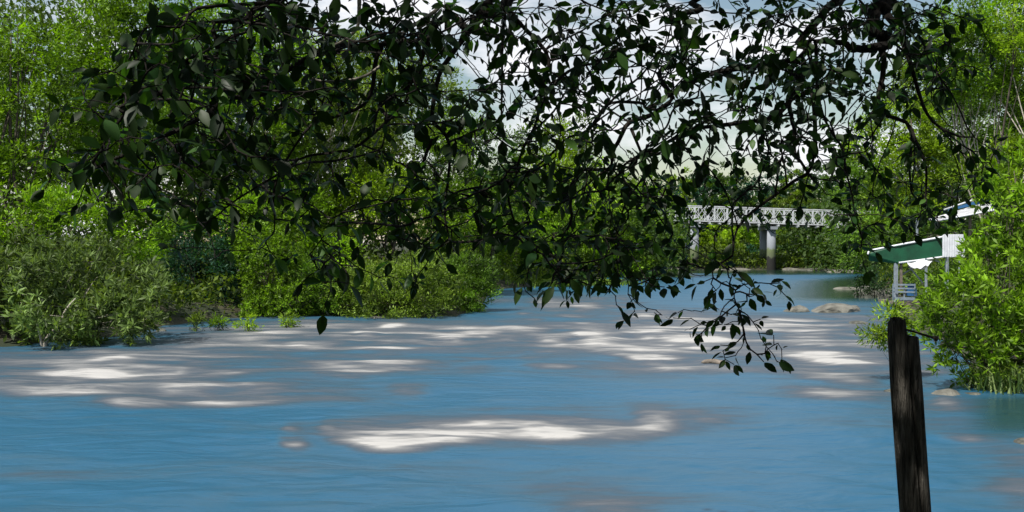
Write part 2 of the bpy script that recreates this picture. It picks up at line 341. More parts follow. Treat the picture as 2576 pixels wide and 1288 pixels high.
calm = sstep(104, 118, WY + (fbm(WX * .1, WY * .3, 8, 3) - .5) * 18); calm = np.maximum(calm, sstep(50, 60, WY) * sstep(-9, -2, rd_) * (WX > 12)); foam = foam * (1 - .75 * sstep(62, 74, WY))
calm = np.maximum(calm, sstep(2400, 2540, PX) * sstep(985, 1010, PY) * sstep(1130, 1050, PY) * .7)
foam = foam * (1 - calm * .8)
WZ = hg + (fbm(WX * .5, WY * .9, 12, 4) - .5) * .14 * (1 - calm) + (fbm(WX * 1.2, WY * 2., 13, 2) - .5) * .015 * (1 - calm)
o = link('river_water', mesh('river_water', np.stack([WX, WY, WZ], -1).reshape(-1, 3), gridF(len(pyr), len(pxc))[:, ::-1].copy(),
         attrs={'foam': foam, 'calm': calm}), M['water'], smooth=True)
tag(o, kind='structure')

# ------------------------------------------------------------------ plants
def leaf_quads(pos, d, n, L, W, c):
    """one folded diamond per leaf"""
    s = nrm(np.cross(d, n)); L = L[:, None]; W = W[:, None]
    mid = pos + d * L * .45
    V = np.stack([pos, mid + s * W * .5 + n * W * .12, pos + d * L, mid - s * W * .5 + n * W * .12], 1)
    N_ = len(pos); F = np.arange(N_ * 4).reshape(N_, 4)
    return V.reshape(-1, 3), F, np.repeat(c, 4, 0)
GREENS = {  # new-growth leaf colour, dark leaf colour, mixed at random by clump
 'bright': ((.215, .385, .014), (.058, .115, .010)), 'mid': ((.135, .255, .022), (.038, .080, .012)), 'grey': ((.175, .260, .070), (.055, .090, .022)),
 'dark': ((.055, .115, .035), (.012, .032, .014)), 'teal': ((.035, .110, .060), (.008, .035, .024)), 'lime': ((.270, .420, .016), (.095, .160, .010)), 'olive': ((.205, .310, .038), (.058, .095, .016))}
def crown_data(lobes, D, L, W, dens, green, clump=.45, depth=.8, shell=.5, droop=0.0, rosette=False):
    Vs = []; Fs = []; Cs = []; n0 = 0; tips = []
    c1, c2 = (np.array(v) for v in GREENS[green])
    for lb in lobes:
        px, py, rx, ry = lb[:4]; dd = D + (lb[4] if len(lb) > 4 else 0)
        c = P(px, py, dd); R = np.array([rx / FX * dd, max(rx, ry * .6) / FX * dd * depth, ry / FX * dd])
        area = math.pi * R[0] * R[2]
        N_ = int(area / (L * W * .6) * dens); per = 70 if not rosette else 9
        nc = max(6, N_ // per)
        u = nrm(rng.normal(size=(nc, 3))); rad = shell + (1 - shell) * rng.random(nc) ** .6
        lump = .78 + .5 * vnoise(np.arctan2(u[:, 1], u[:, 0]) * 2.3 + px, u[:, 2] * 2.6 + py, 3)
        cc = c + u * R * (rad * lump)[:, None]
        if rosette:
            ns = max(8, nc // 16); cc = cc[rng.integers(0, ns, nc)] + rng.normal(size=(nc, 3)) * clump * .62
            u = nrm((cc - c) / R)
        cc[:, 2] = np.maximum(cc[:, 2], .12)
        tips.append(cc[rng.integers(0, nc, 6)])
        csz = clump * 1.35 * (.5 + .8 * rng.random(nc))
        k = np.repeat(np.arange(nc), per)
        off = nrm(rng.normal(size=(len(k), 3))) * (rng.random(len(k)) ** .45)[:, None]
        if rosette:
            ax = nrm(u * .9 + np.array([0, 0, .55]) + rng.normal(size=(nc, 3)) * .45)[k]
            d = nrm(ax * .45 + off * 1.1); pos = cc[k] + d * L * .08
            n_ = nrm(ax + rng.normal(size=(len(k), 3)) * .25)
        else:
            off[:, 2] *= .65; pos = cc[k] + off * csz[k][:, None]
            d = nrm(off * .7 + u[k] * .45 + rng.normal(size=(len(k), 3)) * .45 + np.array([0, 0, .15 - droop]))
            n_ = nrm(np.array([0, 0, 1.0]) + off * .5 + rng.normal(size=(len(k), 3)) * .55)
        n_ = nrm(n_ - d * (n_ * d).sum(1, keepdims=True))
        pos[:, 2] = np.maximum(pos[:, 2], .05)
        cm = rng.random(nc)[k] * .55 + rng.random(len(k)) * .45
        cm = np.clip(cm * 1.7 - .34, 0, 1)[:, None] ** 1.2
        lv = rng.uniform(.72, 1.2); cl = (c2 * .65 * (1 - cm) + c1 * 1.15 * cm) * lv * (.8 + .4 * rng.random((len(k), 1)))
        sz = (.7 + .6 * rng.random(len(k)))
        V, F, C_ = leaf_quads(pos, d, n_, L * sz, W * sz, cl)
        Vs.append(V); Fs.append(F + n0); Cs.append(C_); n0 += len(V)
    return np.concatenate(Vs), np.concatenate(Fs), np.concatenate(Cs), np.concatenate(tips)
def plant(name, label, cat, D, lobes, green='mid', L=.2, W=.08, dens=3.0, clump=.45, base=None, stems=1, r0=.12, bark='bark', group=None, rosette=False, droop=0.0, shell=.5, depth=.8, trunkname=None):
    V, F, C_, tips = crown_data(lobes, D, L, W, dens * 1.15, green, clump, depth, shell, droop, rosette)
    bx = lobes[0][0] if base is None else base
    bpos = P(bx, 700, D); bz = max(float(terr(bpos[0], bpos[1])), -.3); bpos[2] = bz - .1
    root = empty(name, tuple(bpos)); tag(root, label, cat, group)
    mb = MB()
    cen = np.array([P(l[0], l[1], D + (l[4] if len(l) > 4 else 0)) for l in lobes])
    top = cen[np.argmax(cen[:, 2])]
    for s in range(stems):
        st = bpos + np.array([rng.normal() * .25, rng.normal() * .25, 0]) * (s > 0) * (r0 * 10)
        tgt = top if s == 0 else cen[rng.integers(len(cen))]
        m1 = st * .5 + tgt * .5 + np.array([rng.normal(), rng.normal(), 0]) * .06 * np.linalg.norm(tgt - st)
        pts = smoothline([st, st * .75 + m1 * .25 + np.array([rng.normal(), rng.normal(), 0]) * .05, m1, tgt], 12)
        mb.tube(pts, np.linspace(1, .25, 12) * r0 * (1 if s == 0 else .6), 7, .25)
        for q in range(5):
            i = rng.integers(4, 11); tp = tips[rng.integers(len(tips))]
            if np.linalg.norm(tp - pts[i]) > 8 * r0 * 20: continue
            md = (pts[i] + tp) / 2 + rng.normal(size=3) * .12
            mb.tube(smoothline([pts[i], md, tp], 7), np.linspace(.45, .10, 7) * r0 * (1 if s == 0 else .7), 5)
    mb.build(trunkname or ('trunk' if r0 > .07 else 'stem'), M[bark], root, True)
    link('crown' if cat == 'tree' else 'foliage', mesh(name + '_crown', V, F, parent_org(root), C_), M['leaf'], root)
    return root

TL = 'trees along the far left bank'; SL = 'shrubs leaning over the water'
# --- left bank, waterside shrubs
a_ = plant('riverside_shrub', 'big grey-green long-leaved shrub over the water with a pale forked stem at its foot', 'shrub', 31,
  [(70, 710, 170, 105), (230, 700, 165, 100, .5), (330, 750, 95, 78, -.4), (150, 790, 180, 72, -.8), (20, 660, 120, 80, 1), (290, 800, 90, 50, -.8), (-90, 740, 130, 120)],
  'grey', .25, .058, 3.4, .34, base=110, stems=5, r0=.05, bark='palebark', rosette=True)
mb = MB()   # the pale forked stem
s0 = P(108, 872, 29.6)
mb.tube(smoothline([s0 - [0, 0, .2], P(118, 850, 29.6), P(150, 815, 29.5), P(165, 780, 29.5), P(190, 750, 29.6)], 14), np.linspace(.075, .02, 14), 7, .2)
mb.tube(smoothline([s0 - [0, 0, .2], P(100, 845, 29.6), P(92, 815, 29.5), P(86, 780, 29.7)], 10), np.linspace(.05, .015, 10), 6, .2)
mb.tube(smoothline([P(150, 815, 29.5), P(172, 800, 29.4), P(200, 790, 29.4)], 6), np.linspace(.035, .012, 6), 6, .2)
o = mb.build('stem', M['palebark'], a_, True); o['label'] = 'pale forked stem at the water line'
plant('riverside_shrub', 'shrub whose very dark teal leaf colour carries the shade of the gap beside the big grey-green shrub', 'shrub', 44.5,
  [(500, 700, 105, 100), (430, 640, 90, 90, 1), (560, 640, 80, 90, 1), (520, 770, 100, 32, -.5), (420, 770, 60, 40, -1.5)], 'teal', .16, .06, 2.6, .4, stems=3, r0=.06)  # shade of the gap is put into the dark leaf colour
plant('riverside_shrub', 'yellow-green shrub right of the dark shady gap, its foot in the water', 'shrub', 43,
  [(690, 680, 95, 90), (640, 760, 60, 45, -.5), (720, 760, 80, 42, -.5), (650, 620, 70, 60, 1)], 'bright', .15, .05, 3.2, .3, stems=4, r0=.05, rosette=True)
plant('riverside_shrub', 'low mid-green shrub between the yellow-green shrub and the broad rounded one', 'shrub', 43.5,
  [(800, 730, 75, 65), (830, 770, 60, 33, -.4), (770, 690, 60, 60, .6)], 'mid', .15, .055, 3.0, .35, stems=3, r0=.05)
plant('riverside_shrub', 'broad rounded light green shrub with a black shaded foot, largest along the middle bank', 'shrub', 43,
  [(960, 715, 110, 65), (1050, 690, 80, 65, .3), (900, 740, 70, 50, -.3), (1000, 770, 120, 34, -.4), (1085, 760, 45, 40, -.6)], 'olive', .15, .055, 3.2, .35, stems=4, r0=.05)
plant('riverside_shrub', 'dark olive shrub at the tip of the left bank, trailing twigs over the bend', 'shrub', 46,
  [(1165, 705, 75, 75), (1200, 745, 48, 42, -.3), (1140, 765, 60, 36, -.5), (1215, 690, 45, 40, .4)], 'mid', .15, .055, 3.2, .3, stems=3, r0=.05)
plant('riverside_shrub', 'upper grey-green shrub growing behind the big one at the water, under the wispy tree', 'shrub', 37,
  [(40, 560, 130, 80), (200, 550, 120, 80, 1), (350, 580, 90, 80, 1)], 'bright', .22, .07, 3.2, .4, stems=3, r0=.06)
plant('riverside_shrub', 'mid-green shrub filling the bank behind the yellow-green one', 'shrub', 47,
  [(610, 560, 90, 80), (720, 590, 90, 70, 1), (840, 640, 80, 60, 1)], 'bright', .20, .07, 3.2, .4, stems=3, r0=.06)
# --- small emergent plants standing in the shallows
for i, (px, py, rx, ry, lb, gr) in enumerate([
  (625, 812, 38, 22, 'widest pale green water plant standing in the shallows in front of the yellow-green shrub', 'lime'),
  (725, 806, 22, 18, 'small leaning water plant with a dark base, below the low mid-green shrub', 'lime'),
  (490, 812, 16, 22, 'thin pale water plant in front of the dark shady gap', 'olive'),
  (548, 815, 16, 16, 'tiny green water plant between the thin pale one and the widest one', 'bright')]):
    D = CAMZ * FX / (py + ry - HY)
    plant('water_plant', lb, 'plant', D, [(px, py, rx, ry)], gr, .14, .035, 2.2, .22, stems=3, r0=.02, group='plants standing in the shallows', shell=.1)
# --- left bank trees behind
plant('leafy_tree', 'tall wispy yellow-green tree with blue sky showing through its top', 'tree', 44,
  [(60, 330, 170, 190), (190, 190, 150, 150, 1), (90, 120, 90, 90, .5), (20, 480, 160, 130, -1), (-60, 250, 110, 200), (30, 95, 60, 40)],
  'bright', .24, .085, 1.9, .55, base=120, stems=3, r0=.16)
plant('leafy_tree', 'tall full green tree behind the big grey-green shrub, reaching out of view', 'tree', 48,
  [(330, 150, 140, 190), (300, 330, 160, 150), (400, 20, 110, 120), (240, 60, 80, 70, -1), (240, 440, 150, 90, -1), (480, 110, 60, 90)],
  'bright', .22, .09, 3.0, .6, base=300, stems=2, r0=.2)
plant('leafy_tree', 'mid-height dark green tree behind the very dark shady shrub', 'tree', 52,
  [(440, 420, 130, 120), (520, 330, 110, 130, 1), (400, 540, 110, 70, -1)], 'mid', .22, .09, 3.0, .55, stems=2, r0=.15)
plant('leafy_tree', 'light green tree whose rounded top rises behind the yellow-green shrub', 'tree', 55,
  [(640, 310, 125, 150), (600, 460, 110, 110, -1), (690, 520, 120, 90, -1.5), (580, 90, 95, 120, 1), (690, 150, 95, 110)], 'bright', .22, .09, 3.0, .55, stems=2, r0=.15)
plant('leafy_tree', 'greyish green tree with bare twigs showing, behind the low mid-green shrub', 'tree', 60,
  [(780, 250, 130, 170), (850, 460, 100, 90, -1), (760, 540, 90, 70, -2), (890, 190, 105, 110)], 'olive', .22, .09, 3.0, .5, stems=3, r0=.14, bark='palebark')
plant('leafy_tree', 'bright lime tree lit from above, behind the broad rounded shrub', 'tree', 58,
  [(880, 520, 130, 90), (960, 470, 95, 70, 1), (820, 600, 100, 60, -2)], 'lime', .20, .085, 3.0, .5, stems=2, r0=.13)
plant('leafy_tree', 'tall olive tree standing above the lime tree at the middle of the left bank', 'tree', 70,
  [(970, 240, 120, 120), (1070, 230, 95, 95), (1040, 380, 130, 90, -1), (900, 350, 90, 80, 1)], 'olive', .28, .11, 2.8, .6, stems=2, r0=.18)
plant('leafy_tree', 'bright green tree near the tip of the left bank, above the dark olive shrub', 'tree', 62,
  [(1130, 450, 100, 100), (1080, 560, 110, 80, -2), (1190, 560, 80, 75, -2), (1150, 340, 80, 70, 1)], 'bright', .22, .09, 3.0, .5, stems=2, r0=.14)
plant('leafy_tree', 'darker mid-green tree between the bright tip tree and the pale bend trees', 'tree', 74,
  [(1220, 400, 100, 90), (1260, 500, 100, 90, -1), (1180, 330, 70, 50, 1)], 'mid', .28, .11, 2.8, .6, stems=2, r0=.16)
plant('leafy_tree', 'tall pale green tree at the bend, its top showing against white cloud', 'tree', 86,
  [(1390, 380, 90, 85), (1440, 350, 70, 60, 1), (1340, 470, 100, 90, -1), (1440, 480, 110, 90, -1)], 'lime', .32, .13, 2.8, .65, stems=2, r0=.18)
plant('leafy_tree', 'low rounded bright tree beside the grass patch at the bend', 'tree', 80,
  [(1290, 620, 75, 60), (1370, 590, 90, 80, 2), (1250, 650, 50, 45, -1)], 'bright', .24, .10, 3.0, .45, stems=2, r0=.12)
plant('leafy_tree', 'small bright green tree between the grass patch and the bridge end', 'tree', 98,
  [(1490, 580, 95, 90), (1570, 560, 80, 85, 3), (1530, 650, 110, 50, 1)], 'bright', .30, .12, 2.8, .55, stems=2, r0=.14)
plant('leafy_tree', 'olive tree hiding the near end of the bridge', 'tree', 118,
  [(1520, 480, 75, 65), (1560, 540, 55, 90, 1), (1600, 640, 60, 50, 1)], 'olive', .36, .14, 2.8, .65, stems=2, r0=.16)
for i, (px, D, gr, lb) in enumerate([(-300, 36, 'mid', 'broad shrubby tree upstream of the wispy yellow-green tree'), (-520, 44, 'bright', 'second bright tree upstream of the wispy tree'),
    (-820, 40, 'olive', 'olive tree farthest upstream on the left bank'), (-420, 62, 'mid', 'tall mid-green tree behind the shrubby upstream trees')]):
    plant('leafy_tree', lb, 'tree', D, [(px, 480, 190, 170), (px - 120, 620, 170, 150, -1), (px + 120, 640, 170, 130, -1), (px, 330, 130, 130, 1), (px, 780, 200, 60, -2)], gr, .26, .11, 2.2, .55, stems=2, r0=.18)
# --- far bank behind the bridge
FB = [
 (1620, 520, 70, 95, 160, 'bright', 'bright tree behind the near end of the bridge'),
 (1690, 500, 60, 70, 166, 'lime', 'lime tree rising above the bridge deck over the pale pier'),
 (1760, 500, 60, 80, 172, 'teal', 'dark teal tree rising above the bridge just beyond the pale pier'),
 (1840, 490, 62, 70, 170, 'mid', 'mid-green tree above the bridge halfway between the two piers'),
 (1925, 495, 62, 75, 172, 'teal', 'blue-green tree above the bridge right over the far pier'),
 (1990, 485, 55, 60, 168, 'olive', 'olive tree above the bridge just past the far pier'),
 (2060, 490, 65, 80, 172, 'dark', 'darkest tree above the bridge, next to the right bank woods'),
 (2130, 470, 70, 90, 160, 'mid', 'mid-green tree where the far bank meets the right bank woods')]
for px, py, rx, ry, D, gr, lb in FB:
    plant('far_tree', lb, 'tree', D, [(px, py, rx, ry), (px - rx * .5, py + ry * .7, rx * .8, ry * .6, -1), (px + rx * .5, py + ry * .75, rx * .8, ry * .6, -1), (px, py + ry * 1.3, rx, ry * .6, 0)],
      gr, .50, .20, 3.2, .55, stems=1, r0=.2, group='trees above the bridge on the far bank')
FS = [
 (1660, 610, 48, 48, 142, 'bright', 'bright bush under the near end of the bridge'),
 (1715, 615, 38, 45, 143, 'mid', 'mid-green bush just behind the pale pier'),
 (1800, 590, 52, 42, 144, 'lime', 'lime bush under the bridge just beyond the pale pier'),
 (1825, 635, 55, 38, 140, 'olive', 'olive bush at the far bank water edge midway between the piers'),
 (1890, 600, 42, 48, 145, 'bright', 'bright bush under the deck against the far pier'),
 (1895, 640, 34, 30, 140, 'teal', 'small teal bush at the foot of the far pier'),
 (1985, 610, 48, 42, 144, 'olive', 'olive bush just past the far pier'),
 (1965, 645, 40, 32, 139, 'dark', 'dark bush touching the water just past the far pier'),
 (2045, 625, 48, 40, 141, 'bright', 'round yellow-green bush behind the dark hollow of the far bank'),
 (2105, 630, 42, 38, 136, 'lime', 'pale yellow bush nearest the green awning on the far bank'),
 (2150, 610, 48, 55, 130, 'mid', 'mid-green bush between the far bank and the green awning')]
for px, py, rx, ry, D, gr, lb in FS:
    plant('far_bush', lb, 'bush', D, [(px, py, rx, ry), (px + rx * .3, py + ry * .4, rx * .8, ry * .7, -1), (px - rx * .4, py + ry * .5, rx * .7, ry * .6, -1)],
      gr, .40, .17, 3.2, .42, stems=2, r0=.08, group='bushes on the far bank under the bridge')
# --- right bank woods
plant('leafy_tree', 'dark tree of the right bank woods nearest the bridge', 'tree', 112,
  [(2190, 400, 80, 110), (2160, 520, 80, 90, -2), (2220, 600, 80, 60, -3)], 'mid', .36, .15, 2.8, .75, stems=2, r0=.2)
plant('leafy_tree', 'bright yellow-green tree rising behind the green awning', 'tree', 84,
  [(2290, 300, 95, 80), (2240, 400, 95, 90, -1), (2310, 430, 90, 90, -1), (2260, 520, 100, 60, -2)], 'lime', .32, .13, 2.8, .65, stems=2, r0=.18)
plant('leafy_tree', 'grey-green tree behind the pale sloping roof', 'tree', 92,
  [(2340, 190, 90, 110), (2280, 230, 70, 60, 2), (2380, 320, 90, 100, -1), (2400, 460, 80, 70, -6)], 'olive', .32, .13, 3.4, .7, stems=2, r0=.2)
plant('leafy_tree', 'tallest tree of the right bank with bare pale trunks under its high crown', 'tree', 64,
  [(2440, 120, 95, 90), (2530, 60, 95, 100), (2400, 60, 70, 70, 2), (2600, 180, 80, 130), (2480, 200, 85, 55, 1), (2380, 180, 80, 80, 1)], 'bright', .26, .11, 3.4, .6, base=2530, stems=4, r0=.16, bark='palebark')
plant('leafy_tree', 'dark tree filling the wood behind the bare pale trunks', 'tree', 76,
  [(2500, 300, 110, 110), (2580, 380, 90, 120), (2450, 400, 80, 70), (2560, 150, 110, 130, 4), (2470, 200, 90, 90, 4)], 'mid', .30, .12, 3.2, .65, stems=2, r0=.18)
plant('leafy_tree', 'sunlit lime tree low in front of the dark wood, above the pale sloping roof', 'tree', 56,
  [(2480, 440, 75, 45), (2540, 400, 70, 60, 1), (2560, 90, 40, 70, -2)], 'lime', .22, .09, 2.6, .5, stems=2, r0=.13)
plant('leafy_tree', 'dark green tree between the green awning and the pale sloping roof', 'tree', 66,
  [(2230, 590, 80, 50), (2320, 570, 90, 42), (2180, 650, 50, 50, 1), (2400, 585, 70, 45, 2)], 'mid', .24, .10, 2.6, .5, stems=2, r0=.12)
plant('riverside_shrub', 'dark shrub growing on the rocks below the green awning', 'shrub', 59,
  [(2200, 705, 42, 24), (2240, 715, 40, 26, -1), (2170, 722, 26, 14)], 'dark', .17, .07, 2.6, .35, stems=2, r0=.04)
plant('riverside_shrub', 'shady shrub under the deck of the green pavilion', 'shrub', 54,
  [(2350, 715, 55, 42), (2400, 700, 60, 50), (2310, 780, 45, 16, -4), (2370, 760, 70, 34, -5), (2410, 720, 50, 50, -3)], 'mid', .18, .07, 2.8, .35, stems=2, r0=.05)
# --- near right shrub, oleander-like
plant('riverside_shrub', 'tall fresh green shrub with long narrow leaves in front of the pale sloping roof', 'shrub', 23.5,
  [(2550, 430, 85, 90), (2540, 560, 88, 90, -.3), (2610, 500, 110, 160, .3), (2500, 650, 62, 52, -.4)], 'bright', .20, .052, 3.4, .3, base=2560, stems=5, r0=.05, rosette=True)
plant('riverside_shrub', 'bushy bright green shrub beside the wooden post with bare twigs near the water', 'shrub', 21,
  [(2450, 765, 100, 72), (2530, 720, 110, 110, .2), (2352, 792, 60, 38, -.3), (2500, 860, 120, 90), (2580, 830, 90, 130, .3), (2385, 850, 70, 60, -.2), (2455, 930, 70, 45, .1)],
  'bright', .17, .045, 3.3, .26, base=2470, stems=7, r0=.035, bark='bark', rosette=True)
plant('riverside_sapling', 'feathery pale green sapling reaching over the water behind the top of the wooden post', 'sapling', 22.5,
  [(2240, 785, 24, 12), (2212, 838, 26, 13, -.4), (2268, 812, 24, 20), (2238, 852, 20, 18, -.2)], 'lime', .14, .032, 1.2, .22, base=2330, stems=3, r0=.02, shell=.15)

# long-blade grass tuft at the foot of the right shrub, and the grass patch at the bend
def blades(n, cx, cy, sx, sy, h, wdt, c1, c2, lean=.4):
    x = cx + rng.normal(size=n) * sx; y = cy + rng.normal(size=n) * sy; z = np.maximum(terr(x, y), 0) - .02
    ang = rng.random(n) * 2 * math.pi; ln = lean * (.4 + rng.random(n)); H = h * (.6 + .6 * rng.random(n))
    d1 = np.stack([np.cos(ang) * ln * .4, np.sin(ang) * ln * .4, np.ones(n)], 1) * H[:, None] * .6
    d2 = d1 + np.stack([np.cos(ang) * ln, np.sin(ang) * ln, np.full(n, .35)], 1) * H[:, None] * .6
    s = np.stack([-np.sin(ang), np.cos(ang), np.zeros(n)], 1) * wdt; p = np.stack([x, y, z], 1)
    V = np.stack([p - s, p + s, p + d1 + s * .8, p + d1 - s * .8, p + d2], 1).reshape(-1, 3)
    i = np.arange(n)[:, None] * 5
    F = np.concatenate([i + [0, 1, 2, 3], i + [3, 2, 4, 4]]); F = F
    F1 = [tuple(r_) for r_ in (i + [0, 1, 2, 3])] + [tuple(r_) for r_ in (i + [3, 2, 4])]
    cm = rng.random((n, 1)); c = np.repeat(np.array(c1) * cm + np.array(c2) * (1 - cm), 5, 0)
    return V, F1, c
V, F, c = blades(170, 10.4, 20.6, .32, .30, .75, .018, (.30, .38, .14), (.08, .14, .03), 1.7)
root = empty('grass_tuft', (10.35, 20.6, .1)); tag(root, 'arching pale blades of grass at the foot of the bushy bright green shrub', 'grass')
link('blades', mesh('blades', V, F, (10.35, 20.6, .1), c), M['leaf'], root)
V, F, c = blades(9000, 2.4, 80.5, 2.6, 2.4, .55, .06, (.20, .30, .05), (.12, .19, .03), .5)
o = link('grass', mesh('grass', V, F, (0, 0, 0), c), M['leaf']); tag(o, 'bright green grass growing down to the water at the bend', 'grass', kind='stuff')
# undergrowth: leafy ground cover on both banks
def cover(cnt, x0, x1, y0, y1, L, W, h):
    x = rng.uniform(x0, x1, cnt); y = rng.uniform(y0, y1, cnt); d = rdist(x, y); k = (d > .3) & (d < 26) & ~((np.abs(x - 21.5) < 3.5) & (np.abs(y - 48) < 6.5)) & ~((np.abs(x - 18.5) < 3.5) & (np.abs(y - 43) < 6)); x = x[k]; y = y[k]; n = len(x)
    hh = h * (.3 + 1.6 * fbm(x * .5, y * .5, 41, 3) ** 1.5); z = terr(x, y) + rng.random(n) * hh
    u = nrm(rng.normal(size=(n, 3)) + [0, 0, .3]); nn = nrm(rng.normal(size=(n, 3)) * .6 + [0, 0, 1]); nn = nrm(nn - u * (nn * u).sum(1, keepdims=True))
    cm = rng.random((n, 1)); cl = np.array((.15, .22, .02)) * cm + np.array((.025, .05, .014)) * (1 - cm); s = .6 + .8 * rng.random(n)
    return leaf_quads(np.stack([x, y, z], 1), u, nn, L * s, W * s, cl)
parts = [cover(60000, -32, 0, 28, 66, .26, .12, 1.5), cover(34000, -6, 34, 70, 128, .42, .19, 1.6), cover(34000, 10, 46, 128, 150, .42, .19, 1.5), cover(50000, 9, 52, 20, 110, .34, .15, 1.6), cover(9000, 46, 75, 100, 150, .45, .2, 1.8)]
V = np.concatenate([p[0] for p in parts]); C_ = np.concatenate([p[2] for p in parts]); F = np.arange(len(V)).reshape(-1, 4)
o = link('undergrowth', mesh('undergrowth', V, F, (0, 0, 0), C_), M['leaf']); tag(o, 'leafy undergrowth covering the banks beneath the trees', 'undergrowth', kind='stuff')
# the mass of wood farther back, out of which no single tree can be told
def backwood(n, x0, x1, y0, y1, hf, L, W, c1, c2):
    x = rng.uniform(x0, x1, n); y = rng.uniform(y0, y1, n); top = hf(x, y) * (.75 + .45 * fbm(x * .14, y * .14, 61, 3))
    z = terr(x, y) + top * rng.random(n) ** .9
    cx = np.floor(x / 1.6) * 1.6; u = nrm(rng.normal(size=(n, 3)) + [0, -.3, .2]); nn = nrm(rng.normal(size=(n, 3)) * .6 + [0, -.2, 1]); nn = nrm(nn - u * (nn * u).sum(1, keepdims=True))
    keep = fbm(x * .5 + z * .3, y * .5 - z * .45, 66, 2) > .36
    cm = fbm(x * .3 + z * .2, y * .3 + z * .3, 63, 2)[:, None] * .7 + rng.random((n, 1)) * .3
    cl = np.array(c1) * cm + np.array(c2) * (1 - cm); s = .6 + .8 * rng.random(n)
    p = np.stack([x, y, z], 1)
    return leaf_quads(p[keep], u[keep], nn[keep], (L * s)[keep], (W * s)[keep], cl[keep])
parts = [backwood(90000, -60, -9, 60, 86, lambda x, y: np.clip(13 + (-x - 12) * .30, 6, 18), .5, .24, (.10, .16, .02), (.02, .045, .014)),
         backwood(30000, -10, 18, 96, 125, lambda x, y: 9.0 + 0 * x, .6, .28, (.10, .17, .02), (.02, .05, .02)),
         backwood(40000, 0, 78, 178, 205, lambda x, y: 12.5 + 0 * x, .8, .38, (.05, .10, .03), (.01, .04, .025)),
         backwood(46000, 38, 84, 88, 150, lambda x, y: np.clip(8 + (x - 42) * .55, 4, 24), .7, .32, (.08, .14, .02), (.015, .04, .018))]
V = np.concatenate([p[0] for p in parts]); C_ = np.concatenate([p[2] for p in parts]); F = np.arange(len(V)).reshape(-1, 4)
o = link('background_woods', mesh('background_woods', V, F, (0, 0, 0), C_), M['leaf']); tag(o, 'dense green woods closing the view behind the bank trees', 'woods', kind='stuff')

# ------------------------------------------------------------------ rocks
def rock(px, py, hw, hh, label, m='rock', seed=0, D=None, cat='rock', group=None, name='boulder', k=6):
    import bmesh
    D = D or CAMZ * FX / (py - HY); bm = bmesh.new(); bmesh.ops.create_icosphere(bm, subdivisions=4, radius=1)
    V = np.array([v.co for v in bm.verts]); F = [tuple(v.index for v in f.verts) for f in bm.faces]; bm.free()
    for q in range(k):    # knock flats off
        n_ = nrm(np.random.default_rng(seed * 31 + q).normal(size=3) + np.array([0, 0, .5])); d = V @ n_; lim = .62 + .25 * _h(np.array(q), np.array(seed), 5)
        V = V - np.maximum(d - lim, 0)[:, None] * n_ * .85
    r_ = 1 + .22 * (fbm(V[:, 0] * 1.8 + seed, V[:, 1] * 1.8 + V[:, 2] * 1.3, seed, 4) - .5) + .10 * (fbm(V[:, 0] * 6 + V[:, 2] * 4, V[:, 1] * 6, seed + 4, 3) - .5)
    V = V * r_[:, None]; S = np.array([hw / FX * D, hw / FX * D * .8, hh / FX * D]); c = P(px, py, D); c[2] = -.05
    o = link(name, mesh(name, V * S, F), M[m], smooth=False); o.location = c; tag(o, label, cat, group); return o
rock(2003, 783, 34, 20, 'smaller rounded grey boulder left of the largest one in the river', seed=1, group='boulders in midstream')
rock(2097, 784, 70, 24, 'largest low pale boulder in the river, a long smooth hump', seed=2, group='boulders in midstream')
rock(2150, 778, 14, 16, 'small boulder touching the far shoulder of the largest hump', seed=3, group='boulders in midstream')
rock(2142, 727, 48, 8, 'flat pale stone ledge reaching into calm water below the dark shrub', seed=4)
rock(2160, 812, 28, 8, 'flat mossy stone under the feathery sapling', 'wetrock', 5)
rock(2243, 987, 20, 18, 'dark wet rock behind the wooden post', 'wetrock', 6)
rock(2385, 993, 40, 24, 'rounded wet rock between the wooden post and the grass tuft', 'rock', 7)
rock(2448, 990, 24, 10, 'low wet stone hidden under the bushy bright green shrub', 'wetrock', 8)
rock(2588, 1117, 40, 22, 'mossy rock cut off at the right-hand edge', 'wetrock', 9)
rock(405, 832, 14, 10, 'small dark stone at the tip of the big grey-green shrub', 'wetrock', 10)
rock(950, 800, 22, 8, 'pale stone under the broad rounded light green shrub', 'rock', 11)
for i, (px, hw, hh, D, lb) in enumerate([(1700, 22, 14, 129, 'pale stone at the foot of the pale pier'), (1785, 40, 7, 131, 'long pale stone on the far bank between the piers'),
  (1850, 46, 6, 131.5, 'low stone shelf on the far bank close to the far pier'), (1990, 26, 7, 131, 'pale stone on the far bank past the far pier'),
  (2062, 60, 7, 128, 'dark low ledge on the far bank'), (2130, 50, 9, 118, 'grey stones where the far bank reaches the right bank')]):
    rock(px, 680, hw, hh, lb, 'wetrock' if 'dark' in lb else 'rock', 20 + i, D, group='stones along the far bank')
for i, (px, hw, D) in enumerate([(2195, 46, 62), (2245, 40, 58)]):
    rock(px, 700, hw, 30, ['grey rock under the dark shrub by the stone ledge', 'grey rock under the corner post of the green pavilion'][i], 'wetrock', 31 + i, D)
# driftwood caught in the current
mb = MB(); D = 25.3
mb.tube(smoothline([P(1765, 912, D) , P(1790, 909, D), P(1815, 914, D - .2), P(1842, 922, D - .4)], 10), [.02, .045, .06, .07, .07, .06, .055, .04, .03, .015], 7, .5)
mb.tube(smoothline([P(1800, 911, D), P(1822, 909, D), P(1838, 917, D)], 6), np.linspace(.03, .01, 6), 5, .4)
root = empty('driftwood', tuple(P(1800, 916, D))); tag(root, 'short brown snag of driftwood breaking the surface below the hanging leaves', 'driftwood')
mb.build('branch', M['wood'], root, True)

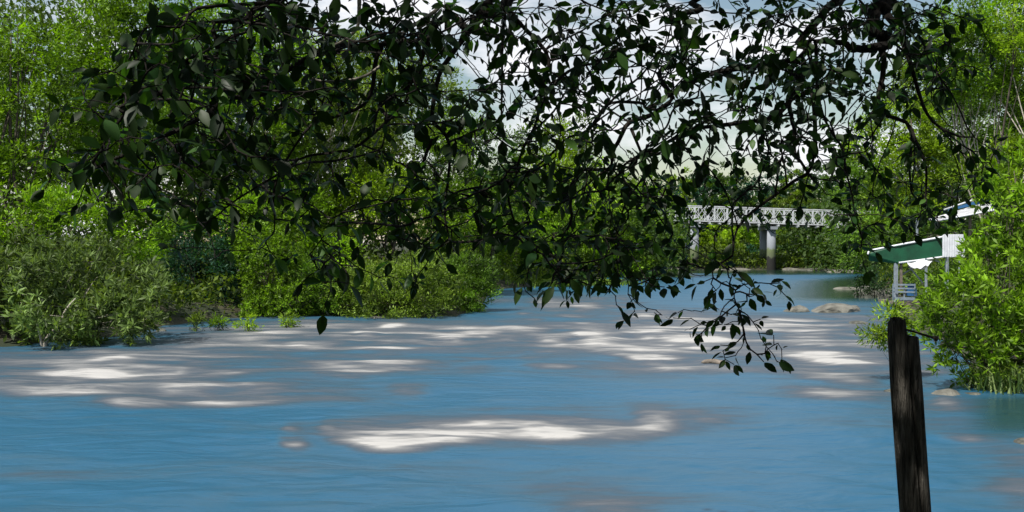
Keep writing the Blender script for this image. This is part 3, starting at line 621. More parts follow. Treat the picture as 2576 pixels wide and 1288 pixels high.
# ------------------------------------------------------------------ the truss bridge
BD = 130.0; mpp = BD / FX; SL_ = -.032
def bz(x, z0): return z0 + (x - P(1748, 0, BD)[0]) * SL_
xA = P(1748, 0, BD)[0]; PW = 49.4 * mpp; TOPZ = P(0, 518, BD)[2]; BOTZ = P(0, 555.5, BD)[2]
br = empty('truss_bridge', (xA, BD + 2, 0)); tag(br, 'white lattice truss bridge on concrete piers across the far end of the river', 'bridge')
org = np.array(br.location)
def panel_mesh():
    mb = MB(); H = TOPZ - BOTZ
    for dy in (0,):
        S = lambda u, v: np.array([u * PW, dy, v * H + u * PW * SL_])
        mb.bar(S(0, 1), S(1, 1), .10, .12); mb.bar(S(0, 0), S(1, 0), .10, .12)
        for u in (0.02, .98): mb.bar(S(u, .05), S(u, .95), .11, .12, (1, 0, 0))
        mb.bar(S(.5, .05), S(.5, .95), .06, .07, (1, 0, 0))
        for u0 in (0, .5):
            q = [S(u0 + .02, .5), S(u0 + .25, .95), S(u0 + .48, .5), S(u0 + .25, .05)]
            for i in range(4): mb.bar(q[i], q[(i + 1) % 4],   .05 + .003 * i, .066)
            mb.bar(S(u0 + .02, .06), S(u0 + .14, .27), .05, .06); mb.bar(S(u0 + .48, .06), S(u0 + .36, .27), .052, .06)
    return mb
pm = panel_mesh(); pme = mesh('truss_panel', np.concatenate(pm.V), pm.F); pme.materials.append(M['steel'])
i0 = -4; i1 = 12
for side in (0, 4.2):
    for i in range(i0, i1):
        o = bpy.data.objects.new('truss_panel', pme); col.objects.link(o); o.parent = br
        x = xA + i * PW; o.location = np.array([x, BD + side, bz(x, BOTZ)]) - org
mb = MB(); x0 = xA + i0 * PW; x1 = xA + i1 * PW
mb.bar((x0, BD + 2.4, bz(x0, BOTZ) + .02), (x1, BD + 2.4, bz(x1, BOTZ) + .02), 3.5, .22); mb.build('deck', M['deck'], br)
for i in range(i0, i1 + 1):
    if i % 1 == 0:
        pass
mb = MB()
for i in range(i0 * 2, i1 * 2):
    x = xA + (i + .5) * PW / 2; mb.box((x, BD + 2.4, bz(x, BOTZ) - .24), (.14, 5.6, .2))
mb.build('cross_beams', M['steel'], br)
def piermat():
    m = bpy.data.materials.new('pier_concrete'); m.use_nodes = True; t = m.node_tree; b = t.nodes['Principled BSDF']; b.inputs['Roughness'].default_value = .9
    tc_ = N(t, 'ShaderNodeTexCoord'); n1 = N(t, 'ShaderNodeTexNoise'); n1.inputs['Scale'].default_value = 2.5; n1.inputs['Detail'].default_value = 6
    geo = N(t, 'ShaderNodeNewGeometry'); sp = N(t, 'ShaderNodeSeparateXYZ'); t.links.new(geo.outputs['Position'], sp.inputs[0])
    ad = N(t, 'ShaderNodeMath', operation='MULTIPLY_ADD'); ad.inputs[1].default_value = 1.1; t.links.new(tc_.outputs['Object'], n1.inputs[0])
    t.links.new(n1.outputs[0], ad.inputs[0]); t.links.new(sp.outputs[2], ad.inputs[2])
    mr = N(t, 'ShaderNodeMapRange'); mr.inputs['From Max'].default_value = 7; t.links.new(ad.outputs[0], mr.inputs[0])
    r = N(t, 'ShaderNodeValToRGB'); e_ = r.color_ramp.elements; e_[0].position = 0; e_[0].color = (.015, .015, .014, 1); e_[1].position = 1; e_[1].color = (.28, .31, .35, 1)
    for p_, c_ in ((.30, (.02, .02, .018)), (.33, (.12, .14, .08)), (.46, (.16, .20, .09)), (.49, (.26, .28, .31))): q = e_.new(p_); q.color = (*c_, 1)
    t.links.new(mr.outputs[0], r.inputs[0]); t.links.new(r.outputs[0], b.inputs['Base Color']); return m
M['pier'] = piermat()
for px, lb in ((1749, 'concrete pier nearer the left bank'), (1943, 'concrete pier in the middle of the view under the deck')):
    x = P(px, 0, BD)[0]; tz = bz(x, BOTZ) - .36
    pr = empty('pier', (0, 0, 0)); pr.parent = br; pr.location = np.array([x, BD + 2.4, 0]) - org; pr['label'] = lb
    mb = MB(); mb.box((x, BD + 2.4, tz - .26), (1.22, 5.6, .4)); c_ = mb.build('cap', M['pier'], pr)
    for yy in (BD + .55, BD + 4.3):
        mb = MB(); mb.tube([(x, yy, -2), (x, yy, 0), (x, yy, 2.5), (x, yy, tz - .5)], [.60, .60, .58, .56], 20); mb.build('column', M['pier'], pr, True)

# ------------------------------------------------------------------ riverside pavilion with green awning
PD = 48.0
pv = empty('pavilion', tuple(P(2300, 755, PD))); tag(pv, 'small riverside pavilion with a long green awning edged in white, on grey posts', 'pavilion')
def sheet(mb, A, B, C, Dd, th=.04):
    A, B, C, Dd = (np.asarray(v, float) for v in (A, B, C, Dd)); n_ = np.cross(B - A, Dd - A); n_ /= np.linalg.norm(n_); n_ *= th / 2
    mb.add([A - n_, B - n_, C - n_, Dd - n_, A + n_, B + n_, C + n_, Dd + n_], [(3, 2, 1, 0), (4, 5, 6, 7), (0, 1, 5, 4), (1, 2, 6, 5), (2, 3, 7, 6), (3, 0, 4, 7)])
nd = PD - 2.0
mb = MB()
sheet(mb, P(2186, 640, PD), P(2265, 662, PD - .7), P(2265, 617, PD - .7), P(2196, 630, PD))
sheet(mb, P(2265.4, 660, PD - .7), P(2374, 647, nd), P(2374, 597, nd), P(2265.4, 617, PD - .7))
sheet(mb, P(2186, 641, PD), P(2186, 656, PD + .2), P(2264, 663, PD - .68), P(2264, 660, PD - .7), .03)
mb.build('awning', M['greencloth'], pv)
mb = MB(); sheet(mb, P(2190, 631, PD + .05), P(2374, 596, nd + .05), P(2390, 603, nd + 4.5), P(2205, 634, PD + 4.5), .06); mb.build('roof', M['greencloth'], pv)
mb = MB(); mb.tube(smoothline([P(2184, 640, PD - .03), P(2186, 633, PD - .03), P(2196, 629, PD - .03), P(2265, 615.5, PD - .75), P(2374, 595.5, nd - .05)], 24), .05, 8)
mb.tube([P(2262, 661, PD - .78), P(2318, 654, PD - 1.4), P(2374, 646, nd - .08)], .05, 8); mb.build('edge_pipe', M['white'], pv, True)
for px, py0, py1, rr_, mk in ((2254, 657, 760, .085, 'greypaint'), (2267, 660, 730, .06, 'wood'), (2382, 646, 730, .08, 'greypaint'), (2330, 650, 735, .05, 'greypaint')):
    d_ = PD - .5 if px < 2300 else nd + .3
    mb = MB(); mb.box((P(px, py0, d_) + P(px, py1, d_)) / 2, (rr_ * 1.8, rr_ * 1.8, abs(py1 - py0) / FX * d_)); mb.build('post', M[mk], pv)
for q in ((P(2285, 668, PD - .3), P(2322, 712, PD - .3)), (P(2352, 655, nd + .4), P(2378, 664, nd + .4)), (P(2268, 692, PD - .2), P(2300, 672, PD - .2))):
    mb = MB(); mb.bar(q[0], q[1], .05, .06); mb.build('brace', M['greypaint'], pv)
mb = MB()
for py in (716, 725, 734, 751): mb.bar(P(2246, py, PD - .8), P(2302, py + 1, PD - 1.0), .04, .07 if py < 740 else .14)
for px in (2247, 2275, 2302): mb.bar(P(px, 714, PD - .86), P(px, 756, PD - .86), .05, .05, (1, 0, 0))
mb.build('railing', M['rail'], pv)
mb = MB(); mb.box(P(2320, 760, PD + .6), (3.2, 3.0, .14)); mb.build('floor', M['wood'], pv)
mb = MB(); mb.box(P(2293, 735, PD - .3), (.35, .4, .35)); mb.box(P(2293, 726, PD - .1), (.35, .06, .5)); mb.build('blue_seat', M['blue'], pv)
# white tarpaulin slung under the awning
tp = [P(2282, 660, PD - 2.5), P(2352, 653, PD - 2.7), P(2335, 668, PD - 3.2), P(2302, 677, PD - 3.2)]
A, B, C, Dd = tp; n = 14; uu, vv = np.meshgrid(np.linspace(0, 1, n), np.linspace(0, 1, n)); G = (A * (1 - uu[..., None]) + B * uu[..., None]) * (1 - vv[..., None]) + (Dd * (1 - uu[..., None]) + C * uu[..., None]) * vv[..., None]
G[..., 2] -= .18 * np.sin(uu * math.pi) * np.sin(vv * math.pi) + .05 * np.sin(uu * 9 + vv * 4); Gb = G + [0, 0, -.025]
F1 = gridF(n, n); V = np.concatenate([G.reshape(-1, 3), Gb.reshape(-1, 3)]); F = np.concatenate([F1, F1[:, ::-1] + n * n])
root = empty('tarpaulin', tuple(tp[0])); tag(root, 'bright white tarpaulin slung beneath the green awning', 'tarpaulin')
link('sheet', mesh('tarpaulin', V, F, parent_org(root)), M['tarp'], root, smooth=True)
# white board
mb = MB(); c = P(2399, 618, nd - .25); mb.box(c, (1.02, .06, 1.06))
for k in range(9): mb.box(c + [-.46 + k * .115, -.036, 0], (.02, .014, 1.0))
root = empty('sign_board', tuple(c)); tag(root, 'blank white square board at the end of the green awning', 'board')
mb.build('panel', M['white'], root); mb = MB(); mb.box(c + [-.3, .08, -.6], (.05, .05, 1.6)); mb.box(c + [.3, .08, -.6], (.05, .05, 1.6)); mb.build('leg', M['greypaint'], root)
# upper lean-to with a pale roof
rd = 58.0; hut = empty('riverside_hut', tuple(P(2410, 620, rd))); tag(hut, 'hut with a pale sloping sheet roof and blue panel, half hidden in the trees', 'hut')
mb = MB(); sheet(mb, P(2336, 553, rd), P(2352, 556, rd - 1.0), P(2500, 527, rd - 4), P(2500, 505, rd - 1), .10); mb.build('roof', M['roof'], hut)
mb = MB(); mb.tube([P(2352, 557, rd - 1.05), P(2500, 528.5, rd - 4.05)], .06, 8); mb.tube([P(2375, 528, rd + 1), P(2490, 489, rd - 1)], .06, 8); mb.build('gutter', M['white'], hut, True)
mb = MB(); sheet(mb, P(2385, 531, rd + 1.1), P(2500, 506, rd - .7), P(2500, 492, rd - .7), P(2385, 527, rd + 1.1), .05); mb.build('panel', M['blue'], hut)
for px, py in ((2360, 556), (2440, 543)): mb = MB(); mb.box(P(px, py + 40, rd - 1.6), (.12, .12, 1.9)); mb.build('post', M['wood'], hut)
mb = MB(); mb.box(P(2307, 585, 60), (.10, .10, 1.8)); root = empty('pole', tuple(P(2307, 622, 60))); tag(root, 'thin grey pole rising behind the green awning', 'pole'); mb.build('shaft', M['greypaint'], root)

# ------------------------------------------------------------------ weathered wooden post
pd = 4.0; K = 96; R_ = 110
zt1 = P(0, 801, pd)[2]; zt2 = P(0, 847, pd)[2]; zb = .85
root = empty('wooden_post', (P(2318, 0, pd)[0], pd, zb)); tag(root, 'dark weathered split wooden post with a jagged stepped top, close by', 'post')
V = []; th = np.arange(K) * 2 * math.pi / K
for i in range(R_):
    tt = i / (R_ - 1)
    ring = []
    for j in range(K):
        ct = math.cos(th[j]); leftness = float(sstep(.10, -.06, np.array(ct)))
        zt = zt2 + (zt1 - zt2) * leftness + .012 * (float(vnoise(np.array(th[j] * 5), np.array(1.5), 7)) - .5) - (.02 if leftness > .5 and ct < -.8 else 0)
        z = zb + (zt - zb) * tt
        py = HY - (z - CAMZ) / pd * FX
        cx = 2274 + (py - 850) * .0735; hw = 36.5 - max(0, (850 - py)) * .05 + (py - 850) * .0005
        if py < 1000: hw -= 1.5 * (1000 - py) / 150
        r = hw / FX * pd
        # grooves: main split facing the camera, and long grain
        g1 = .34 * math.exp(-((((th[j] - (-1.45 - .10 * math.sin(z * 3)) + math.pi) % (2 * math.pi) - math.pi) / .10) ** 2))
        gr = (float(fbm(np.array(th[j] * 4.5 + .5 * math.sin(z * 2.2)), np.array(z * 1.4), 15, 3)) - .5) * .34
        gr2 = (float(vnoise(np.array(th[j] * 14 + .6 * math.sin(z * 3)), np.array(z * 2.5), 19)) - .5) * .10
        wgt = .5 - .5 * math.cos(2 * math.pi * j / K) if j < 6 or j > K - 6 else 1
        rr_ = r * (1 + (gr + gr2) * min(1, wgt * 4) - g1)
        ring.append(((cx - HX) / FX * pd + rr_ * ct, pd + rr_ * math.sin(th[j]) * .9, z))
    V += ring
V = np.array(V); F = [(i * K + j, i * K + (j + 1) % K, (i + 1) * K + (j + 1) % K, (i + 1) * K + j) for i in range(R_ - 1) for j in range(K)]
tr = V[-K:]; c0 = tr.mean(0)
cl = c0.copy(); base_i = len(V)
inner = []
for s_ in (.66, .33):
    rg = tr.copy(); rg[:, 0] = c0[0] + (tr[:, 0] - c0[0]) * s_; rg[:, 1] = c0[1] + (tr[:, 1] - c0[1]) * s_
    lf = sstep(.006, -.004, rg[:, 0] - c0[0]); rg[:, 2] = zt2 + (zt1 - zt2) * lf - .006 + .012 * rng.random(K); inner.append(rg)
V = np.concatenate([V] + inner + [np.array([[c0[0], c0[1], (zt1 + zt2) / 2]])])
for q in range(2):
    a0 = (R_ - 1) * K if q == 0 else base_i + (q - 1) * K; b0 = base_i + q * K
    F += [(a0 + j, a0 + (j + 1) % K, b0 + (j + 1) % K, b0 + j) for j in range(K)]
F += [(base_i + K + j, base_i + K + (j + 1) % K, len(V) - 1) for j in range(K)]
link('shaft', mesh('shaft', V, F, parent_org(root)), M['post'], root, smooth=True)
mb = MB(); pa = P(2268, 826, pd - .03); pb = P(2350, 850, pd - .14); mb.tube([pa, (pa + pb) / 2 + [0, 0, .001], pb], [.0045, .0042, .005], 8); mb.tube([pb, pb + (pb - pa) * .03, pb + (pb - pa) * .10], [.005, .011, .011], 8)
mb.build('iron_spike', M['iron'], root, True)

# ------------------------------------------------------------------ the tree overhead: its trunk stands beside the camera
TREE = empty('overhanging_tree', (3.4, 2.2, 1.1))
tag(TREE, 'dark overhanging tree whose leafy branches hang across the whole upper view', 'tree')
def BP(px, py, D): return P(px, py, D)
TB = np.array([3.4, 2.2, 1.0]); FORK = np.array([3.1, 3.0, 3.6]); TOP = np.array([2.6, 4.2, 5.3])
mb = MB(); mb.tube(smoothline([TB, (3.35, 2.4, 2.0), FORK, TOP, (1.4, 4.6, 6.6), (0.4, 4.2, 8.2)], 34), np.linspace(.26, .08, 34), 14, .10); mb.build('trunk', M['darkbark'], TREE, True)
BR = [  # (points as picture measure + distance, start radius, end radius, bark, sides)
 ([TOP, BP(2245, -60, 5.2), BP(2232, 40, 5.1), BP(2215, 120, 5.1), BP(2150, 118, 5.1), BP(2050, 105, 5.0)], .10, .014, 'darkbark'),
 ([TOP, BP(2190, -70, 5.4), BP(2110, 15, 5.3), BP(2040, 90, 5.3), BP(2012, 190, 5.2), BP(2005, 300, 5.2), BP(2012, 390, 5.1), BP(2050, 460, 5.0)], .07, .010, 'darkbark'),
 ([BP(2232, 40, 5.1), BP(2290, 130, 5.0), BP(2330, 260, 4.9), BP(2400, 330, 4.8), BP(2450, 345, 4.7)], .035, .006, 'darkbark'),
 ([BP(2215, 120, 5.1), BP(2240, 260, 5.0), BP(2300, 340, 4.9), BP(2340, 420, 4.8), BP(2330, 520, 4.8)], .030, .006, 'darkbark'),
 ([BP(2012, 190, 5.2), BP(2050, 260, 5.1), BP(2048, 400, 5.0), BP(1990, 465, 5.0), BP(1925, 520, 4.9), BP(1840, 602, 4.8), BP(1824, 640, 4.8), BP(1818, 700, 4.8), BP(1842, 740, 4.8), BP(1860, 780, 4.8)], .026, .005, 'darkbark'),
 ([BP(2012, 220, 5.2), BP(1930, 295, 5.1), BP(1788, 330, 5.1), BP(1690, 360, 5.0), BP(1560, 395, 4.9), BP(1500, 450, 4.9), BP(1400, 520, 4.8)], .030, .006, 'darkbark'),
 ([TOP, BP(1900, -90, 5.6), BP(1780, -10, 5.5), BP(1738, 50, 5.4), BP(1668, 235, 5.3), BP(1588, 325, 5.2), BP(1503, 415, 5.1), BP(1440, 480, 5.0), BP(1420, 600, 4.9), BP(1400, 680, 4.9)], .05, .008, 'darkbark'),
 ([BP(2005, 150, 5.3), BP(1790, 190, 5.2), BP(1713, 205, 5.1), BP(1637, 260, 5.0), BP(1557, 275, 5.0), BP(1463, 320, 4.9), BP(1388, 375, 4.9), BP(1288, 460, 4.8), BP(1190, 540, 4.7)], .028, .006, 'darkbark'),
 ([TOP, BP(1800, -160, 5.2), BP(1500, -80, 5.0), BP(1268, 10, 4.8), BP(1194, 40, 4.8), BP(1100, 60, 4.7), BP(960, 120, 4.6), BP(820, 150, 4.4), BP(640, 230, 4.2), BP(430, 330, 4.0), BP(250, 420, 3.9)], .075, .010, 'darkbark'),
 ([BP(1194, 40, 4.8), BP(1174, 90, 4.8), BP(1143, 140, 4.75), BP(1108, 200, 4.7), BP(1094, 275, 4.7), BP(1089, 350, 4.7), BP(1114, 395, 4.65), BP(1117, 500, 4.6), BP(1130, 600, 4.6)], .032, .008, 'darkbark'),
 ([BP(1089, 352, 4.7), BP(1059, 415, 4.65), BP(1018, 460, 4.6), BP(964, 500, 4.5), BP(860, 540, 4.4), BP(780, 640, 4.3)], .018, .004, 'darkbark'),
 ([BP(1100, 60, 4.7), BP(1000, 240, 4.6), BP(940, 300, 4.5), BP(800, 400, 4.4), BP(640, 480, 4.2), BP(520, 560, 4.1)], .024, .005, 'darkbark'),
 ([BP(1500, -80, 5.0), BP(1000, -60, 4.6), BP(700, 10, 4.2), BP(560, 120, 4.0), BP(420, 200, 3.9), BP(300, 300, 3.8), BP(220, 430, 3.8)], .04, .007, 'darkbark'),
 ([BP(960, 120, 4.6), BP(900, 260, 4.5), BP(760, 330, 4.4), BP(700, 450, 4.3), BP(690, 580, 4.3)], .022, .005, 'darkbark'),
 ([BP(1268, 10, 4.8), BP(1380, 180, 4.9), BP(1300, 330, 4.8), BP(1290, 520, 4.8), BP(1380, 640, 4.8), BP(1390, 710, 4.8)], .022, .005, 'darkbark'),
 ([BP(1588, 325, 5.2), BP(1620, 480, 5.0), BP(1560, 620, 4.9), BP(1580, 740, 4.9)], .016, .004, 'darkbark'),
 ([BP(2050, 105, 5.0), BP(2080, 300, 5.0), BP(2150, 420, 4.9), BP(2170, 560, 4.9), BP(2160, 640, 4.9)], .018, .004, 'darkbark'),
 ([BP(700, 10, 4.2), BP(520, 30, 4.0), BP(420, 40, 3.9), BP(350, 110, 3.8)], .018, .005, 'darkbark')]
nodes = []; par = []; rad0 = []
for pts, ra, rb, bk in BR:
    pts = np.array(pts); L_ = np.linalg.norm(np.diff(pts, axis=0), axis=1).sum(); n = max(12, int(L_ / .05))
    ln = smoothline(pts, n); ln += np.stack([np.array([vnoise(np.arange(n) * .28, k * 7.7 + len(nodes), 21)]).ravel() - .5 for k in range(3)], 1) * .16 * np.sin(np.linspace(0, math.pi, n))[:, None]
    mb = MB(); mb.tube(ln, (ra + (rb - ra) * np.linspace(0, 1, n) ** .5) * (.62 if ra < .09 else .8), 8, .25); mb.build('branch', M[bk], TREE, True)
    for k in range(n):
        py = HY - (ln[k][2] - CAMZ) / ln[k][1] * FX
        if py > -60 and k > 1: nodes.append(ln[k]); par.append(-1)
for pts, lb in (([BP(1110, 5, 4.5), BP(1094, 30, 4.5), BP(1014, 85, 4.45), BP(989, 125, 4.4), BP(954, 170, 4.4), BP(894, 200, 4.4), BP(809, 205, 4.4), BP(764, 185, 4.4)], 'long pale bare stem looping below the upper branches'),
                ([BP(905, -20, 4.4), BP(904, 30, 4.4), BP(899, 70, 4.4), BP(869, 100, 4.4), BP(829, 120, 4.4)], 'short pale bare stem curling among the upper leaves')):
    mb = MB(); mb.tube(smoothline(pts, 36), np.linspace(.010, .005, 36), 8, .1); o = mb.build('branch', M['palebark'], TREE, True); o['label'] = lb
mb = MB(); mb.tube(smoothline([BP(1279, -60, 4.6), BP(1270, 40, 4.6), BP(1264, 100, 4.6), BP(1263, 200, 4.6), BP(1261, 320, 4.6)], 30), np.linspace(.010, .004, 30), 8, .2); o = mb.build('branch', M['darkbark'], TREE, True); o['label'] = 'straight dark stem hanging plumb from the top'

DENS = ["00035677767887668788888960"+"3","00036777777767776777776887"+"3","00367888767778766778988862"+"0","01678888767767666788888742"+"0","02667788555577776677876560"+"0"]
ROWS = [ # 26 columns of 100 px, rows of 80 px: how thickly leaves cover each patch, 0-9
 [0,0,0,3,6,7,7,7,7,6,7,8,8,6,4,6,7,7,7,8,8,8,9,6,3,0],
 [0,0,0,4,7,7,7,7,7,7,7,7,6,7,7,7,7,7,7,7,7,6,8,7,3,0],
 [0,0,3,7,8,8,8,8,7,6,7,7,7,8,7,6,6,7,7,8,9,8,8,6,2,0],
 [0,1,6,8,8,8,8,8,7,6,6,6,6,7,6,6,6,7,8,8,8,8,7,4,2,0],
 [0,2,6,7,8,8,8,8,5,5,5,4,7,7,7,7,6,6,7,7,8,7,6,5,6,0],
 [0,3,7,7,7,7,8,8,5,4,5,4,7,7,7,6,6,7,6,5,6,6,5,7,5,0],
 [0,1,4,5,5,7,6,8,7,6,7,6,6,7,7,7,4,2,2,2,2,7,5,8,2,0],
 [0,0,0,1,2,6,2,6,7,7,7,6,4,7,7,8,7,2,1,1,0,5,3,1,0,0],
 [0,0,0,0,0,1,0,2,6,4,3,2,0,6,7,7,6,4,2,0,0,1,0,0,0,0],
 [0,0,0,0,0,0,0,0,1,0,0,0,0,1,1,4,3,5,5,0,0,0,0,0,0,0],
 [0,0,0,0,0,0,0,0,0,0,0,0,0,0,0,0,0,2,7,2,0,0,0,0,0,0],
 [0,0,0,0,0,0,0,0,0,0,0,0,0,0,0,0,0,0,3,1,0,0,0,0,0,0]]
att = []
def depth_at(px): return 3.95 + 1.25 * np.clip((px - 250) / 1900, 0, 1)
for ri, row in enumerate(ROWS):
    for ci, v in enumerate(row):
        if v == 0: continue
        c_ = min(v / 10., .93); n = -math.log(1 - c_) * (14.5 + 4.5 * (12 <= ci <= 21))
        n *= (1.8 if 5 <= ci <= 12 else 1.85) if ri < 3 else ((.82 if ci < 9 else .9) if ci < 12 else 1.4 if ri < 6 else 1.25)
        if ri >= 9 and ci >= 17: n *= 1.5
        n *= np.clip(.15 + 1.75 * float(vnoise(np.array(ci * .9), np.array(ri * .8), 88)), .6, 1.3); n = int(n) + (rng.random() < n % 1)
        for _ in range(n):
            px = ci * 100 + rng.random() * 100; py = ri * 80 + rng.random() * 80
            if ri >= 9 and 17 <= ci <= 19:      # the hanging spray
                px = 1835 + rng.normal() * 52 + (py - 760) * .15; py -= 38; D = 4.8 + rng.normal() * .10
            else: D = depth_at(px) + rng.normal() * .45
            att.append(P(px, py, max(D, 3.3)))
att = np.array(att); q = (att[:, 0] / att[:, 1]) * FX + HX; q2 = HY - (att[:, 2] - CAMZ) / att[:, 1] * FX
kk = (vnoise(q / 42., q2 / 38., 55) * .65 + vnoise(att[:, 0] * 5, att[:, 2] * 5 + att[:, 1] * 4, 56) * .35) + rng.random(len(att)) * .22 > .48
att = att[kk | (q2 > 700)]; rng.shuffle(att)
nodes = np.array(nodes); n_main = len(nodes); par = [-1] * n_main
STEP = .045; alive = np.ones(len(att), bool)
bestd = np.full(len(att), 1e9); besti = np.zeros(len(att), int)
def upd(new, off):
    for s_ in range(0, len(new), 800):
        d = np.linalg.norm(att[:, None] - new[None, s_:s_ + 800], axis=2); j = d.argmin(1); m = d[np.arange(len(att)), j]
        k = m < bestd; bestd[k] = m[k]; besti[k] = j[k] + off + s_
upd(nodes, 0)
for it in range(70):
    idx = np.where(alive)[0]
    if len(idx) == 0: break
    ni = besti[idx]; dirs = nrm(att[idx] - nodes[ni]); u_ = np.unique(ni)
    new = []; np_ = []
    for q in u_:
        d = dirs[ni == q].sum(0) + rng.normal(size=3) * .25 + np.array([0, 0, -.10]); d /= np.linalg.norm(d)
        if par[q] >= 0:
            pd_ = nodes[q] - nodes[par[q]]; d = d + .5 * pd_ / np.linalg.norm(pd_); d /= np.linalg.norm(d)
        new.append(nodes[q] + d * STEP); np_.append(int(q))
    new = np.array(new); off = len(nodes); nodes = np.concatenate([nodes, new]); par += np_
    upd(new, off); alive &= bestd > .05
par = np.array(par); Nn = len(nodes)
kids = np.zeros(Nn, int); load = np.ones(Nn) * .0
for i in range(Nn - 1, n_main - 1, -1):
    if kids[i] == 0: load[i] = 1
    if par[i] >= 0: kids[par[i]] += 1; load[par[i]] += load[i]
trad = .0022 * np.maximum(load, 1) ** .42
# twigs as tapered prisms
ii = np.arange(n_main, Nn); pa = nodes[par[ii]]; pb = nodes[ii]; ra = np.where(par[ii] < n_main, trad[ii] * 1.2, trad[par[ii]]); rb = trad[ii]
d = nrm(pb - pa); s1 = nrm(np.cross(d, np.array([.3, .2, .9]))); s2 = np.cross(d, s1); V = []
pb2 = pb + d * .006
for k in range(5):
    an = 2 * math.pi * k / 5; o_ = s1 * math.cos(an) + s2 * math.sin(an); V += [pa + o_ * ra[:, None], pb2 + o_ * rb[:, None]]
V = np.stack(V, 1); n = len(ii); base = np.arange(n)[:, None] * 10
F = np.concatenate([base + [2 * k, (2 * k + 2) % 10, (2 * k + 3) % 10, 2 * k + 1] for k in range(5)])
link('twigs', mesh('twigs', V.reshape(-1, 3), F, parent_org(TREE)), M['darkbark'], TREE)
# leaves: pointed oval blades folded along the midrib, hanging in small alternate sprays
dist_tip = np.full(Nn, 99.)
for i in range(Nn - 1, n_main - 1, -1):
    if kids[i] == 0: dist_tip[i] = 0
    if par[i] >= n_main: dist_tip[par[i]] = min(dist_tip[par[i]], dist_tip[i] + 1)
LP = []; LD = []
for i in range(n_main, Nn):
    if dist_tip[i] > 5: continue
    tdir = nodes[i] - nodes[par[i]]; tdir /= np.linalg.norm(tdir)
    m = 2 if dist_tip[i] == 0 else int(rng.random() < (.85 if dist_tip[i] < 3 else .5))
    for q in range(m):
        sd_ = np.cross(tdir, rng.normal(size=3)); sd_ /= np.linalg.norm(sd_)
        d = tdir * (.9 if dist_tip[i] == 0 else .4) + sd_ * .8 + np.array([0, 0, -.65]) + rng.normal(size=3) * .3
        LP.append(nodes[i]); LD.append(d / np.linalg.norm(d))
LP = np.array(LP); LD = np.array(LD); n = len(LP)
print('twig nodes', Nn, 'leaves', n)
def blade(LP, LD, Ls, Ws, nup, cvar):
    n = len(LP); N_ = nrm(nup + rng.normal(size=(n, 3)) * .75); N_ = nrm(N_ - LD * (N_ * LD).sum(1, keepdims=True)); S = np.cross(LD, N_)
    st = [(0, 0), (.16, .55), (.40, 1.0), (.68, .82), (.88, .36), (1.0, 0)]; fold = .10 + .28 * rng.random(n); curl = .05 + .22 * rng.random(n)
    V = []
    pet = LP + LD * .010
    for t_, w_ in st:
        c = pet + LD * (Ls * t_)[:, None] - N_ * (Ls * curl * t_ * t_)[:, None]
        if w_ == 0: V.append(c)
        else:
            e_ = S * (Ws * .5 * w_)[:, None]; u_ = N_ * (Ws * .5 * w_ * fold)[:, None]; V += [c + e_ + u_, c, c - e_ + u_]
    V = np.stack(V, 1); b_ = np.arange(n)[:, None] * 14
    quads = []; 
    T = [(0, 1, 2), (0, 2, 3), (10, 13, 11), (11, 13, 12)]
    Q = [(1, 4, 5, 2), (2, 5, 6, 3), (4, 7, 8, 5), (5, 8, 9, 6), (7, 10, 11, 8), (8, 11, 12, 9)]
    me_F = [tuple(r_) for q in T for r_ in (b_ + list(q)).tolist()] + [tuple(r_) for q in Q for r_ in (b_ + list(q)).tolist()]
    return V.reshape(-1, 3), me_F, np.repeat(cvar, 14, 0)
Ls = (.034 + .066 * rng.random(n) ** 1.25) * np.interp(LP[:, 0], [-1.6, -.4, 1.2], [1.1, .95, .86]); Ws = Ls * (.42 + .16 * rng.random(n))
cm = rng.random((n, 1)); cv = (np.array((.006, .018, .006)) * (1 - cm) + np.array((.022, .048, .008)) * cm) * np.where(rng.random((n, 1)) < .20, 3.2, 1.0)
V, F, C_ = blade(LP, LD, Ls, Ws, np.array([0, 0, 1.0]), cv)
link('foliage', mesh('foliage', V, F, parent_org(TREE), C_), M['nearleaf'], TREE, smooth=True)
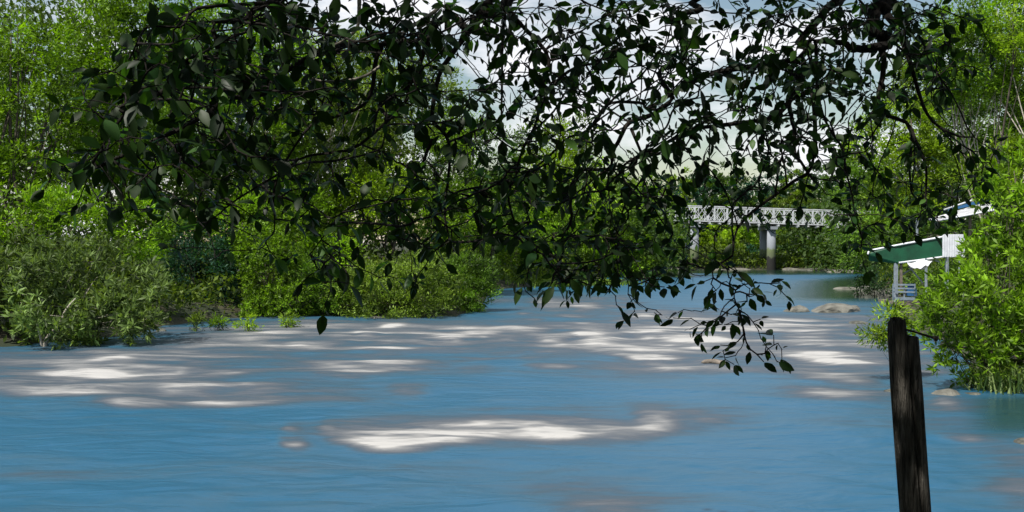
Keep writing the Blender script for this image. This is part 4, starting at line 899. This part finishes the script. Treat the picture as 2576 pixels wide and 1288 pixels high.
# the rest of the crown, above the view: it shades the hanging branches
n = 52000
u = rng.random((n, 3)); X = -9.5 + 15.5 * u[:, 0]; Y = -8 + 15.3 * u[:, 1]
lo = np.maximum(CAMZ + (HY + 40) / FX * np.maximum(Y, 0) + .5, 4.6); Z = lo + (8.8 - lo) * u[:, 2]
keep = fbm(X * .8, Y * .8 + Z, 71, 2) > .32
p = np.stack([X, Y, Z], 1)[keep]; n = len(p)
d = nrm(rng.normal(size=(n, 3)) + [0, 0, -.4]); nn = nrm(rng.normal(size=(n, 3)) * .7 + [0, 0, 1]); nn = nrm(nn - d * (nn * d).sum(1, keepdims=True))
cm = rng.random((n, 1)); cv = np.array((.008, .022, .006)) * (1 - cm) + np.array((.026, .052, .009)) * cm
V, F, C_ = leaf_quads(p, d, nn, np.full(n, .17), np.full(n, .10), cv)
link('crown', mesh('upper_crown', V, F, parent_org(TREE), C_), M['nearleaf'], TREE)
mb = MB()
for k in range(14):
    q = np.array([rng.uniform(-6, 4.5), rng.uniform(-2.5, 8), rng.uniform(6.0, 8.0)]); s_ = np.array([1.4, 4.6, 6.6]) if k % 2 else TOP + [0, 0, .5]
    mb.tube(smoothline([s_, (s_ + q) / 2 + [0, 0, .5], q], 10), np.linspace(.07, .015, 10), 7, .1)
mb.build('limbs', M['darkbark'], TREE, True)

# unseen trees added behind the viewpoint, cutting fill light on the hanging leaves
for i, (x, y, hh) in enumerate([(-7, -9, 9), (0.5, -12, 11), (8, -9, 9), (-14, -4, 9), (15, -3, 10)]):
    root = empty('bank_tree', (x, y, 1.6)); tag(root, 'unseen tree added behind the viewpoint to cut fill light, %s from the overhanging tree' % ['third', 'second', 'nearest', 'farthest upstream', 'farthest downstream'][i], 'tree', 'trees added behind the viewpoint')
    mb = MB(); mb.tube(smoothline([(x, y, 1.2), (x + .2, y, 4), (x, y + .2, hh)], 14), np.linspace(.25, .08, 14), 9, .1); mb.build('trunk', M['bark'], root, True)
    n = 7000; u = nrm(rng.normal(size=(n, 3))) * (rng.random((n, 1)) ** .4); p = np.array([x, y, hh * .55 + 1]) + u * [4.5, 3.5, hh * .5]
    d = nrm(rng.normal(size=(n, 3))); nn = nrm(rng.normal(size=(n, 3)) + [0, 0, .5]); nn = nrm(nn - d * (nn * d).sum(1, keepdims=True)); cm = rng.random((n, 1))
    V, F, C_ = leaf_quads(p, d, nn, np.full(n, .34), np.full(n, .2), np.array((.03, .06, .01)) * (1 - cm) + np.array((.07, .12, .015)) * cm)
    link('crown', mesh('bank_tree_crown', V, F, parent_org(root), C_), M['leaf'], root)
